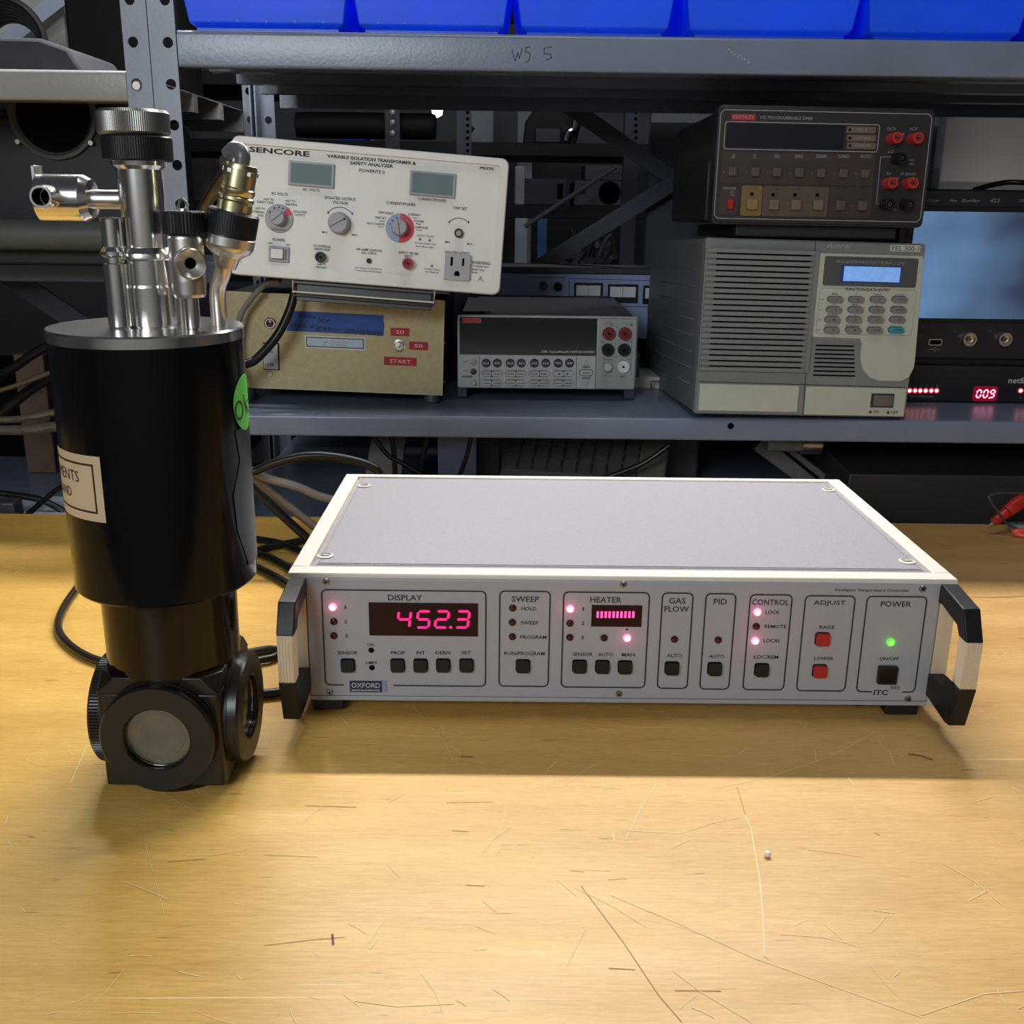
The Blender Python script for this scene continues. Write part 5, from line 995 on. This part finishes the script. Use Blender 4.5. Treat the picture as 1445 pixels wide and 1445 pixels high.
P.text([('netBooter', 1450, 537, 54, 8, 1)], M_white, d=-.0004, shear=.15); P.text([('AC Current Amps', 1389.5, 571.2, 35, 2.9, 0), ('Power Outlet Status', 1300, 559, 34, 2.8, 0), ('6', 1284, 545, 1.6, 2.4), ('5', 1292, 545, 1.6, 2.4), ('4', 1299.5, 545, 1.6, 2.4), ('3', 1307, 545, 1.6, 2.4), ('2', 1315, 545, 1.6, 2.4), ('1', 1322.5, 545, 1.2, 2.4), ('6', 1440, 561, 2, 3)], M_dimink, d=-.0004)
b = MB(); b.tube([AtY(1375, 268, .66), AtY(1400, 261, .68), AtY(1430, 257, .68), AtY(1470, 262, .66), AtY(1500, 275, .66)], .0032, 10); tag(b.build('power_cable', M_blackrub), 'black cable lying across the top of the oscilloscope', 'cable')
# partition panels behind the shelving
M_pt = mat('partition_grey', srgb(60, 66, 76), .7, var=.08, scale=6)
b = MB(); b.box(.36, .795, 1.02, 1.05, -.9, .62); tag(b.build('cabinet_side', M_pt), 'dark grey flat cabinet panel behind the bracing', 'cabinet')
b = MB(); b.box(.83, 1.7, 1.10, 1.13, -.9, .62); tag(b.build('partition_screen', mat('pale_partition', srgb(176, 168, 166), .8, var=.05, scale=20)), 'pale grey partition behind the oscilloscope', 'partition')
b = MB(); b.box(.795, .83, 1.08, 1.11, -.9, .62); tag(b.build('partition_post', mat('partition_post_grey', srgb(112, 114, 124), .6)), 'mid grey upright between the dark panel and the pale partition', 'post')

# ---------------------------------------------------------------- blue-grey rack supply behind the multimeter
P = Panel('triple_meter_supply', 'blue-grey rack supply with three white panel meters behind the silver multimeter', 'power supply', (.045, .895, .1500))
R = P.root; M_bl = mat('blue_grey_panel', srgb(150, 164, 208), .5, var=.05); M_met = mat('meter_white', srgb(226, 226, 232), .5, var=.03)
W = .36; zt = P.l(800, 386).z
b = MB(); b.box(0, W, 0, .075, 0, zt); b.build('front_panel', M_bl, R, .001)
MB().box(.0, W, -.004, .075, zt, zt + .009).build('top_cover', mat('dark_cover', srgb(48, 48, 56), .5), R, .001)
for L, Rr, T, B in ((810, 850, 399, 425), (857.5, 899.5, 401, 427), (907, 953, 403, 429)):
    o = P.box('panel_meter', M_blackplas, L, Rr, T, B, -.004, 0, bev=.0006); P.box('meter_face', M_met, L + 3, Rr - 3, T + 3.5, B - 8, -.0045, 0)
    P.box('meter_divider', M_inkg, (L + Rr) / 2 - .3, (L + Rr) / 2 + .3, T + 3.5, B - 8, -.0048, 0)
P.disc('knob', M_navy, 767, 403, 6, [(1, 0), (.9, -.008), (1e-4, -.008)]); P.disc('knob', M_blackgloss, 787, 404, 6.5, [(1, 0), (.9, -.010), (1e-4, -.010)]); P.disc('knob', mat('blue_knob', srgb(30, 84, 190), .4), 935, 456, 7, [(1, 0), (.9, -.008), (1e-4, -.008)], label='bright blue knob')
b = MB(); plines(P, b, [(745, 391), (797, 392)], .8, -.0006); plines(P, b, [(803, 393), (960, 397)], .8, -.0006); plines(P, b, [(803, 393), (803, 440)], .8, -.0006); plines(P, b, [(880, 432), (914, 433), (914, 474)], .8, -.0006); b.build('panel_lines', M_navy, R, smooth=0)
MB().box(.01, W - .01, .02, .07, -.0362, .0).build('support_rack', M_slate, R)
b = MB(); b.rrect(AtY(899, 500, .68).x, AtY(940, 500, .68).x, .1138, .128, .001, .68, .76); tag(b.build('paper_stack', mat('white_paper', srgb(214, 206, 204), .7)), 'short stack of white paper on the shelf beside the silver multimeter', 'paper')
b = MB(); q = AtY(930, 503, .66); b.tube([(q.x - .008, .66, .1148), (q.x - .008, .66, .126), (q.x + .006, .66, .126), (q.x + .006, .66, .1148)], .0013, 8, smooth=False); tag(b.build('wire_clip', M_steel), 'small shiny wire clip standing by the grey load', 'clip')

# ---------------------------------------------------------------- rear shelving and things beyond
M_r1 = mat('rear_grey', srgb(112, 114, 126), .6); M_r2 = mat('rear_dark', srgb(34, 35, 42), .6); M_r3 = mat('rear_white', srgb(205, 210, 214), .7)
rs = empty('rear_shelving', 'dark steel shelving standing further back in the room behind the instruments', 'shelving', (.25, 1.9, -.9))
def wrs(o): o.location = (-.25, -1.9, .9); return o
Yr = 1.9
def zr(py): return AtY(800, py, Yr).z
shz = [zr(290), zr(202), zr(385)]
for z, nm in ((shz[0], 1), (shz[1], 2), (shz[2], 3), (.62, 4)): wrs(MB().box(-.9, .50, Yr, Yr + .4, z - .03, z).build('shelf_board', M_r2, rs, .002))
for px, bolts in ((554, 1), (655, 0), (892, 0)):
    q = AtY(px, 180, Yr); b = MB(); b.box(q.x - .017, q.x + .017, Yr - .004, Yr - .001, -.9, .9); b.box(q.x - .017, q.x - .014, Yr - .001, Yr + .035, -.9, .9); wrs(b.build('post', mat('rear_post_grey', srgb(72, 76, 92), .4), rs))
    if bolts:
        for py in (159, 173, 188): w_ = AtY(px, py, Yr); b = MB(); b.lathe([(.0065, Yr - .004), (.006, Yr - .009), (1e-6, Yr - .010)], 14, 'y', (w_.x, 0, w_.z)); wrs(b.build('post_bolt', M_steel2, rs))
    else:
        b = MB()
        for k in range(9): w_ = AtY(px + 5, 150 + k * 9, Yr); b.lathe([(.004, Yr - .0042), (1e-6, Yr - .0042)], 10, 'y', (w_.x, 0, w_.z))
        wrs(b.build('post_holes', M_hole, rs))
def item(name, label, cat, m, L, Rr, T, zb, dep=.2, y=Yr + .02, bev=.003, extra=None):
    cx = (L + Rr) / 2; x0, x1 = AtY(L, T, y).x, AtY(Rr, T, y).x; z1 = AtY(cx, T, y).z; xm = (x0 + x1) / 2
    rt = empty(name, label, cat, (xm, y, zb)); b = MB(); b.box(x0 - xm, x1 - xm, 0, dep, 0, z1 - zb); b.build('body', m, rt, bev)
    if extra: extra(rt, xm, y, zb)
    return rt, z1
def e1(rt, xm, y, zb):
    q = AtY(860, 272, y); b = MB(); b.lathe([(.026, -.002), (.024, -.006), (.010, -.007), (1e-6, -.003)], 28, 'y', (q.x - xm, 0, q.z - zb)); b.build('round_port', M_hole, rt)
    q = AtY(822, 270, y); MB().box(q.x - xm - .010, q.x - xm + .006, -.002, 0, q.z - zb - .005, q.z - zb + .003).build('dark_mark', M_r2, rt)
_, z1 = item('grey_instrument', 'dim grey instrument with a round black port on the rear shelf', 'instrument', M_r1, 811, 893, 255, shz[0], extra=e1)
item('carton', 'small worn grey carton lying on the instrument with round port', 'box', M_r1, 826, 896, 233, z1, .15)
def e2(rt, xm, y, zb):
    q = AtY(791, 268, y); MB().box(q.x - xm - .008, q.x - xm + .006, -.002, 0, q.z - zb - .02, q.z - zb + .014).build('dark_slot', M_hole, rt)
item('grey_instrument', 'flat dim grey instrument with dark slot, left of the one with round port', 'instrument', mat('rear_blue_grey', srgb(84, 90, 108), .6), 724, 800, 252, shz[0], extra=e2)
item('small_box', 'small pale box just right of the cream transformer on the rear shelf', 'box', M_r3, 727, 741, 234, shz[0], .05, Yr + .005)
b = MB(); q = AtY(790, 180, Yr + .03); w_ = .030
b.prism([(q.x - .085, shz[1]), (q.x + .04, shz[1]), (q.x + .055, shz[1] + .06), (q.x + .04, shz[1] + .13), (q.x - .03, shz[1] + .12), (q.x - .08, shz[1] + .05)], Yr + .06, Yr + .2); tag(b.build('dark_machine', M_r2, None, .004), 'dark lumpy machine on the upper rear shelf', 'machine')
b = MB(); a_ = [AtY(803, 155, Yr), AtY(812, 163, Yr), AtY(811, 180, Yr), AtY(803, 186, Yr), AtY(799, 198, Yr)]; b.tube([(p_.x, Yr + .03, max(p_.z, shz[1] + .006)) for p_ in a_], .0075, 10); tag(b.build('chrome_pipe', M_steel), 'curved shiny chrome pipe standing on the upper rear shelf', 'pipe')
item('small_machine', 'small dark machine with shiny bolt beside the chrome pipe', 'machine', M_r1 if False else mat('rear_dk', srgb(58, 58, 72), .3), 755, 792, 180, shz[1], .05, Yr + .004)
def wmat(nm, c): return mat(nm, c, .7, var=.15, scale=12)
b = MB(); q = AtY(741, 165, 2.3); b.box(q.x - .03, q.x + .03, 2.32, 2.34, q.z - .07, q.z + .05); 
# pale boards and blue bins on a unit by the back wall
far = empty('far_shelving', 'shelving by the far wall with pale boards and small blue bins, seen through the gaps', 'shelving', (.1, 3.2, -.9))
def wfar(o): o.location = (-.1, -3.2, .9); return o
zf = AtY(500, 203, 3.2).z
wfar(MB().box(-1.2, 1.2, 3.2, 3.6, zf - .03, zf).build('shelf_board', M_r1, far)); wfar(MB().box(-1.2, 1.2, 3.2, 3.6, -.02, 0).build('shelf_board', M_r1, far)); wfar(MB().box(-1.2, 1.2, 3.2, 3.6, .98, 1.0).build('shelf_board', M_r1, far))
for x in (-1.18, 1.18): wfar(MB().box(x - .02, x + .02, 3.2, 3.6, -.9, 1.2).build('upright', M_r1, far))
for i, (L, Rr, T, B) in enumerate(((478, 500, 185, 203), (501, 513, 187, 203))):
    x0, x1 = AtY(L, 195, 3.22).x, AtY(Rr, 195, 3.22).x; z1 = AtY(490, T, 3.22).z; b = MB(); b.prism([(x0, zf), (x1, zf), (x1 + .006, z1), (x0 - .006, z1)], 3.22, 3.4); tag(b.build('small_bin', M_bin, None, .003), ['small blue bin seen just above the cream transformer, left one', 'small blue bin seen just above the cream transformer, right one'][i], 'bin', 'small blue bins far away')
M_bright = mat('bright_board', srgb(235, 242, 246), .7, var=.08, scale=9)
for L, Rr, T, B, y, nm, lb in ((517, 527, 186, 212, 3.7, 'white_board', 'narrow white board beside the small blue bins'), (657, 696, 147, 190, 3.7, 'white_board', 'pale board seen past the perforated rear post'), (731, 752, 146, 172, 3.7, 'white_board', 'pale board seen above the upper rear shelf'),
                             (727, 744, 294, 330, 3.0, 'white_board', 'greenish white board low behind the instruments'), (759, 772, 294, 330, 3.0, 'blue_board', 'narrow blue board low behind the instruments')):
    x0, x1 = AtY(L, (T + B) / 2, y).x, AtY(Rr, (T + B) / 2, y).x; z1 = AtY(L, T, y).z; z0 = AtY(L, B, y).z
    b = MB(); b.box(x0, x1, y, y + .02, -.9, z1); tag(b.build(nm, M_bright if nm[0] == 'w' else mat('far_blue', srgb(90, 140, 190), .6)), lb, 'board')
q = AtY(617, 155, 2.6); rt = empty('hanging_lamp', 'small bright bulb glowing in the dark room behind', 'lamp', (q.x, 2.6, q.z)); b = MB(); b.lathe([(1e-6, -.022), (.014, -.015), (.017, 0), (.011, .014), (.008, .02)], 16, 'z'); b.build('bulb', mat('lit_bulb', (1, 1, 1), .3, emit=4, ecol=(.75, .95, 1), var=0), rt)
b = MB(); b.lathe([(.009, .02), (.010, .06), (1e-6, .062)], 12, 'z'); b.tube([(0, 0, .06), (0, 0, .9)], .003, 6, smooth=False); b.build('lamp_cord', M_blackplas, rt)
b = MB(); p_, q = AtY(640, 215, 2.0), AtY(663, 185, 2.0); b.tube([p_ - (q - p_), q + (q - p_) * .2], .006, 8, smooth=False); wrs(b.build('diagonal_rod', M_steel2, rs))
b = MB(); p_, q = AtY(740, 320, 1.86), AtY(870, 235, 1.86); b.tube([p_, q], .0055, 8, smooth=False); wrs(b.build('diagonal_rod', M_r1, rs))
b = MB(); q = AtY(490, 165, 1.7); b.lathe([(.028, -.16), (.03, -.12), (.03, .16), (.026, .17)], 20, 'x', (q.x, 1.97, q.z)); wrs(b.build('dark_pipe', M_r2, rs))
b = MB(); b.lathe([(.012, -.03), (.012, .03)], 12, 'x', (AtY(447, 166, 1.7).x, 1.7, AtY(447, 166, 1.7).z)); 
# crumpled dark thing on the lower rear shelf
b = MB(); random.seed(11); c = AtY(850, 335, Yr + .05)
for i in range(14):
    x = c.x + random.uniform(-.09, .09); z = shz[2] + random.uniform(.02, .10); b.tube([(x, Yr + .02 + random.uniform(0, .1), shz[2] + .008), (x + random.uniform(-.04, .04), Yr + .05, z), (x + random.uniform(-.08, .08), Yr + .09, shz[2] + .012)], .008, 8)
tag(b.build('cable_heap', mat('rear_mid', srgb(80, 82, 90), .5)), 'tangled heap of dim grey hose on the lower rear shelf', 'hose')

# ---------------------------------------------------------------- left shelving contents
b = MB(); x0, x1, z0, z1 = wbox(b, -60, 88, -60, 60, .93, .03); b = MB(); b.box(-.62, x1, .93, .95, .4665, z1); tag(b.build('pale_panel', mat('dull_white_panel', srgb(148, 150, 144), .7, var=.1, scale=8)), 'dull white panel standing at the back of the upper left shelf', 'panel')
b = MB(); p_, q = AtY(20, 45, .90), AtY(110, -25, .90); p_ = p_ + (p_ - q) * .5; bar(b, (p_.x, .905, p_.z), (q.x, .905, q.z), .020, .003); wsl(b.build('cross_brace', M_post, sl))
b = MB(); c = AtY(5, 62, .75)
for k in range(7): r_ = .052 - k * .003; b.tube([(c.x + r_ * math.cos(a * PI / 10), .75 + k * .006, .4665 + .004 + .0 + .052 + r_ * math.sin(a * PI / 10) - .003 * 0) for a in range(21)], .0048, 8, 2)
tag(b.build('cable_coil', M_blackrub), 'black coil of cable standing on the upper left shelf', 'cable')
b = MB(); b.prism([(-.60, .4665), (-.315, .4665), (-.33, .495), (-.36, .505), (-.60, .508)], .56, .70); tag(b.build('folded_cloth', mat('dark_grey_cloth', srgb(44, 47, 53), .9, var=.15), None, .004), 'dark grey folded cloth on the upper left shelf in front of the coil', 'cloth')
b = MB(); b.box(AtY(95, 60, .80).x, AtY(165, 60, .80).x + .08, .80, .90, .4665, .62); tag(b.build('black_crate', M_hole, None, .004), 'tall black crate on the upper left shelf beside the pale panel', 'crate')
# loudspeaker hanging below the upper left shelf
c = AtY(75, 150, .66); sp_ = empty('loudspeaker', 'black loudspeaker cabinet with a round ring, below the upper left shelf', 'loudspeaker', (c.x, .66, .2605))
wd = .11; b = MB(); zc_ = c.z - .2605; b.box(-.22, .125, .0, .12, 0, .172); b.build('cabinet', mat('speaker_blue_black', srgb(26, 29, 36), .5), sp_, .004)
b = MB(); b.lathe([(.052, -.001), (.052, -.006), (.048, -.007), (.044, -.003), (.044, -.001)], 48, 'y', (0, 0, zc_ - .008), cap=False); b.build('speaker_ring', mat('ring_grey', srgb(74, 78, 80), .4), sp_)
b = MB(); b.lathe([(.044, -.0015), (.02, .0), (1e-6, -.001)], 40, 'y', (0, 0, zc_ - .008)); b.build('speaker_cone', M_hole, sp_)
for a in (-2.5, -.65, .65, 2.5): b = MB(); b.lathe([(.0032, -.006), (.0028, -.009), (1e-6, -.009)], 12, 'y', (.054 * math.cos(a), 0, zc_ - .008 + .054 * math.sin(a))); b.build('ring_screw', M_steel2, sp_)
b = MB(); z_ = AtY(75, 331, .635).z; b.tube([(-.9, .635, z_), (-.262, .635, z_)], .0185, 24, smooth=False); 
o = b.build('grey_pipe', mat('dim_grey_pipe', srgb(92, 96, 94), .5)); tag(o, 'wide dim grey pipe in front of the loudspeaker on the left', 'pipe')
for x in (-.85, -.30): MB().box(x - .01, x + .01, .640, .652, -.0197, z_).build('pipe_bracket', M_dk, None).parent = o
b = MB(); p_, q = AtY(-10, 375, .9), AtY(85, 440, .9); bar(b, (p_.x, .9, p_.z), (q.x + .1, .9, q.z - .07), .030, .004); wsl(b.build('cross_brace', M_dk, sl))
# looms of cable on the left
lab = ['upper black cable of the loom left of the cryostat', 'second black cable of the loom left of the cryostat', 'thin brown cable between the black ones left of the cryostat', 'shiny silver hose left of the cryostat, upper', 'thick shiny grey hose left of the cryostat, lower', 'black flat strap crossing the white paper at left', 'black cable curving down past the white paper at left']
cs = [([(-20, 540), (20, 518), (60, 492), (110, 475), (160, 455)], .0058, M_blackrub, .62), ([(-20, 600), (15, 572), (50, 545), (90, 525), (150, 505)], .0062, M_blackrub, .60), ([(-20, 556), (20, 545), (60, 530), (110, 510), (150, 500)], .0028, mat('brown_sheath', srgb(96, 78, 62), .4), .57),
      ([(-30, 592), (20, 592), (50, 587), (85, 580), (150, 570)], .0042, mat('silver_hose', srgb(120, 112, 104), .25, metal=.6), .53), ([(-30, 606), (20, 607), (50, 605), (90, 601), (150, 596)], .0058, mat('grey_hose', srgb(104, 98, 92), .28, metal=.4), .52),
      ([(-30, 692), (30, 700), (60, 706), (90, 722), (120, 742)], .0040, M_blackrub, .535), ([(100, 640), (92, 680), (75, 695), (55, 712), (35, 730)], .0032, M_blackrub, .50)]
for (pts, r_, m_, y), l_ in zip(cs, lab):
    b = MB(); b.tube([AtY(px, py, y) for px, py in pts], r_, 12); tag(b.build('cable' if 'hose' not in l_ else 'hose', m_), l_, 'cable' if 'hose' not in l_ else 'hose', 'loom of cables at the left')
b = MB(); q0, q1 = AtZ(3, 697, -.012), AtZ(110, 700, -.012); b.add([(-.50, .50, -.0188), (-.22, .50, -.0188), (-.24, .60, -.0188), (-.475, .60, -.0188), (-.50, .50, -.0178), (-.22, .50, -.0178), (-.24, .60, -.0178), (-.475, .60, -.0178)], [(0, 3, 2, 1), (4, 5, 6, 7), (0, 1, 5, 4), (1, 2, 6, 5), (2, 3, 7, 6), (3, 0, 4, 7)])
tag(b.build('paper_sheet', mat('blue_white_paper', srgb(200, 208, 226), .7)), 'bluish white sheet of paper just behind the bench at left', 'paper')
b = MB(); b.box(-.46, AtY(27, 710, .49).x, .476, .50, -.0195, AtY(10, 705, .49).z); tag(b.build('small_adapter', mat('grey_adapter', srgb(58, 60, 66), .35), None, .002), 'small dark grey adapter block at the back left bench edge', 'adapter')
for i, (L, Rr, T, B, c_) in enumerate(((20, 62, 500, 540, (96, 74, 62)), (10, 50, 548, 570, (120, 112, 100)))):
    y = .72; x0, x1 = AtY(L, 520, y).x, AtY(Rr, 520, y).x; z0, z1 = AtY(40, B, y).z, AtY(40, T, y).z
    b = MB(); b.box(x0, x1, y, y + .08, -.0195, z1); tag(b.build('carton', mat('carton_%d' % i, srgb(*c_), .8, var=.15), None, .002), ['brown carton behind the cable loom at left', 'shorter dull carton under the brown one at left'][i], 'box') if i == 0 else None

# ---------------------------------------------------------------- under the middle shelf
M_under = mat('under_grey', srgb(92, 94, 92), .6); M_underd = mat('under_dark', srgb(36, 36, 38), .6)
ZS = -.0197
kb = empty('keyboard', 'dusty beige keyboard standing under the middle shelf behind the controller', 'keyboard', (.19, .62, ZS)); kb.rotation_euler = (math.radians(40), 0, math.radians(-14))
b = MB(); b.box(-.09, .15, 0, .13, -.02, .0); b.build('body', mat('old_beige', srgb(104, 102, 94), .6), kb, .003); ks = MB(); ks.prism(rr(-.0075, .0075, -.0075, .0075, .001), 0, .006, 'z', 1.25); ks = ks.mesh('key', mat('old_keys', srgb(84, 82, 80), .6))
for r_ in range(4):
    for c_ in range(9): share(ks, 'key', kb, (-.045 + c_ * .019, .035 + r_ * .019, 0))
kb.location = (.19, .60, .0)
b = MB(); b.box(AtY(618, 650, .56).x, AtY(672, 650, .56).x, .56, .565, ZS, .084); tag(b.build('blue_sheet', mat('pale_blue_sheet', srgb(92, 102, 130), .5)), 'upright bluish grey sheet under the middle shelf', 'sheet')
b = MB(); b.box(AtY(672, 650, .62).x, AtY(705, 650, .62).x, .62, .66, ZS, .084); tag(b.build('dark_binder', M_underd, None, .002), 'dark upright binder right of the bluish sheet', 'binder')
b = MB(); b.add([(AtY(505, 690, .55).x, .55, ZS), (AtY(560, 690, .55).x, .55, ZS), (AtY(575, 620, .62).x, .62, .082), (AtY(530, 620, .62).x, .62, .082)] + [(AtY(505, 690, .55).x, .57, ZS), (AtY(560, 690, .55).x, .57, ZS), (AtY(575, 620, .62).x, .64, .082), (AtY(530, 620, .62).x, .64, .082)], [(0, 1, 2, 3), (7, 6, 5, 4), (0, 4, 5, 1), (1, 5, 6, 2), (2, 6, 7, 3), (3, 7, 4, 0)]); tag(b.build('leaning_panel', mat('lean_grey', srgb(112, 108, 108), .6)), 'grey panel leaning under the middle shelf above the black cable arc', 'panel')
b = MB(); b.box(AtY(900, 660, .70).x, AtY(985, 660, .70).x, .70, .74, ZS, .05); tag(b.build('grey_case', mat('under_case', srgb(60, 62, 68), .5), None, .003), 'dark grey case under the middle shelf right of the keyboard', 'case')
ar = empty('lamp_arm', 'grey diagonal metal arm under the middle shelf near the controller corner', 'bracket', (.50, .60, ZS))
b = MB(); p_, q = AtY(1075, 622, .62), AtY(1165, 692, .62); bar(b, (p_.x - .50, .02, p_.z - ZS), (q.x - .50 + .01, .02, max(q.z - ZS - .008, .01)), .030, .012); b.build('arm', mat('arm_grey', srgb(108, 104, 104), .5), ar, .002)
b = MB(); q = AtY(1147, 630, .60); b.lathe([(.012, -.012), (.012, .012)], 20, 'x', (q.x - .50, 0.01, q.z - ZS)); b.cur = 1; b.lathe([(.009, -.055), (.009, -.012)], 16, 'x', (q.x - .50, 0.01, q.z - ZS)); b.build('arm_pivot', [M_steel2, M_grey], ar)
b = MB(); p_, q = AtY(1110, 640, .60), AtY(1160, 680, .60); bar(b, (p_.x - .50, .012, p_.z - ZS), (q.x - .50, .012, max(q.z - ZS, .01)), .004, .004); b.build('arm_slot', M_hole, ar)
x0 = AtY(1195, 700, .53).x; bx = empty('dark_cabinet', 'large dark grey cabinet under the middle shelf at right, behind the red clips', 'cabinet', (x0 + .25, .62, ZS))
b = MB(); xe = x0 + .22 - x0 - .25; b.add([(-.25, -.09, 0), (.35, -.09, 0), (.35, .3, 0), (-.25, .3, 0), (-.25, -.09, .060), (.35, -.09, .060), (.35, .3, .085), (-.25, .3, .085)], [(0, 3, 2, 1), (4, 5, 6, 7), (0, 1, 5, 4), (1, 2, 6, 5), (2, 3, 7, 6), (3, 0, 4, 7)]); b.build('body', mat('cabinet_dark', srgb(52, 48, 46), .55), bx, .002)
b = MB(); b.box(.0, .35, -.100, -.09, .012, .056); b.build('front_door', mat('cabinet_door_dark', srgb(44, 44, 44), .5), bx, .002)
for i, (pts, y, r_, l_) in enumerate((([(520, 605), (545, 640), (570, 655), (600, 672)], .53, .0028, 'black cable hanging under the middle shelf, crossing left'), ([(551, 605), (556, 640), (558, 680)], .54, .0030, 'black cable hanging straight down under the middle shelf'), ([(607, 605), (598, 640), (590, 680)], .54, .0032, 'black cable hanging left of the bluish sheet'), ([(667, 605), (658, 645), (645, 680)], .53, .0028, 'black cable hanging right over the bluish sheet'), ([(945, 628), (905, 655), (850, 676), (820, 690)], .56, .0030, 'black cable sloping across the keyboard'))):
    b = MB(); b.tube([AtY(px, py, y) for px, py in pts], r_, 10); tag(b.build('hanging_cable', M_blackrub), l_, 'cable', 'cables under the middle shelf')
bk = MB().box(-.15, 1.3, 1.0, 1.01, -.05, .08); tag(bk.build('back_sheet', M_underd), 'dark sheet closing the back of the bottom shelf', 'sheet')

# ---------------------------------------------------------------- cables by the controller
def cable(pts, r_, m_, lab_, name='cable', cat='cable', **k):
    b = MB(); b.tube(pts, r_, 14, 8); return tag(b.build(name, m_), lab_, cat)
cable([(-.02, .30, .004), AtY(345, 676, .30), AtY(362, 664, .30), AtY(395, 651, .30), AtY(440, 643, .30), AtY(490, 648, .30), AtY(530, 662, .30), AtY(545, 690, .30), (.09, .30, .02)], .0042, M_blackrub, 'black cable arching behind the controller at its back left corner')
cable([(-.03, .33, .02), AtY(350, 668, .33), AtY(380, 676, .33), AtY(420, 687, .33), AtY(470, 705, .33), (.06, .33, .05), (.10, .33, .03)], .0042, mat('grey_sheath', srgb(132, 122, 114), .4), 'grey cable running down to the back of the controller')
for pts, l_ in (([(320, 757), (370, 762), (400, 768), (430, 780), (460, 792)], 'topmost black lead on the plywood left of the controller'), ([(320, 790), (365, 776), (400, 768), (440, 760)], 'black lead rising rightwards between cryostat and controller'),
                ([(300, 770), (360, 780), (395, 794), (425, 815)], 'middle black lead entering behind the left handle'), ([(290, 785), (350, 797), (385, 812), (425, 835)], 'lowest black lead at the upper left handle')):
    cable([AtZ(px, py, .0042) for px, py in pts], .0036, M_blackrub, l_, 'lead')
cable([AtZ(330, 975, .0042), AtZ(365, 979, .0042), AtZ(400, 976, .0042), AtZ(450, 970, .0042)], .0034, M_blackrub, 'short black lead passing under the left handle', 'lead')
cable([AtZ(340, 940, .0042), AtZ(365, 932, .0042), AtZ(390, 925, .0042), AtZ(420, 900, .0042)], .0030, M_blackrub, 'black lead beside the cryostat window, rising to the left handle', 'lead')
cable([AtY(424, 400, .52), AtY(417, 410, .52), AtY(408, 440, .515), AtY(390, 475, .51), AtY(360, 508, .50), AtY(330, 525, .49), (-.19, .475, .10), (-.22, .478, .02), (-.20, .50, -.015)], .0050, M_blackrub, 'thick black cable hanging from the cream transformer past the blue tape')
cable([AtY(395, 398, .53), AtY(375, 400, .53), AtY(352, 425, .53), AtY(338, 450, .53), AtY(334, 500, .53), AtY(334, 590, .50), (-.19, .478, .02)], .0034, mat('light_grey_sheath', srgb(120, 116, 112), .4), 'light grey cable hanging in front of the beige box')
# red crocodile clips
def clip(pts, y, lab_, open_=False):
    pass
M_rc = mat('red_rubber', srgb(190, 40, 32), .35)
A = AtZ(1394, 743, .010); B = AtY(1460, 692, A.y + .02)
rt = empty('crocodile_clip', 'red crocodile clip with a bare tip at the right back edge of the bench', 'clip', A); d = (B - A); 
b = MB(); b.tube([A - A + Vector((0, 0, .0)), d * .18], [.0012, .0022], 10, smooth=False); b.build('metal_jaw', M_steel, rt)
b = MB(); b.tube([d * .12, d * .16, d * .38], [.0045, .0050, .0062], 16, smooth=False); b.build('front_boot', M_rc, rt)
b = MB(); b.tube([d * .40, d * .45, d * .62, d * .75, d * .95, d * 1.3], [.0066, .0074, .0080, .0070, .0052, .0045], 16, smooth=False); b.build('rear_boot', M_rc, rt)
A2 = AtZ(1430, 752, .004)
rt = empty('crocodile_clip', 'bright orange-red clip at the right picture edge, joined by black wire', 'clip', A2)
b = MB(); b.tube([Vector((0, 0, 0)), Vector((.006, -.002, .003)), Vector((.05, -.002, .004))], .0030, 12); b.tube([Vector((.0, 0, -.0005)), Vector((.008, -.006, -.001)), Vector((.03, -.012, -.001))], .0024, 12); b.build('clip_jaws', mat('orange_red', srgb(236, 84, 66), .35), rt)
cable([A2 + Vector((.003, 0, .005)), AtY(1420, 738, A2.y), AtY(1408, 722, A2.y), AtY(1396, 703, A2.y + .002), AtY(1402, 697, A2.y + .004), AtY(1420, 696, A2.y + .005), AtY(1450, 697, A2.y + .005), AtY(1500, 705, A2.y + .005), (.80, A2.y, .002)], .0013, mat('thin_wire', srgb(70, 66, 66), .25), 'thin black wire loop over the red clips', 'wire', 'wire')
b = MB(); q = AtY(1440, 735, .440); b.box(q.x - .012, q.x + .06, .430, .446, .0003, .010); tag(b.build('grey_rod', mat('rod_grey', srgb(128, 132, 144), .3), None, .003), 'smooth grey block lying behind the red clips', 'block')

b = MB(); b.box(-.75, -.235, .81, .93, -.0197, .11); tag(b.build('shade_block', M_hole, None, .004), 'low black block added to darken the space under the cable loom at the far left', 'crate')  # black block added in place of the deep shade on the bottom shelf
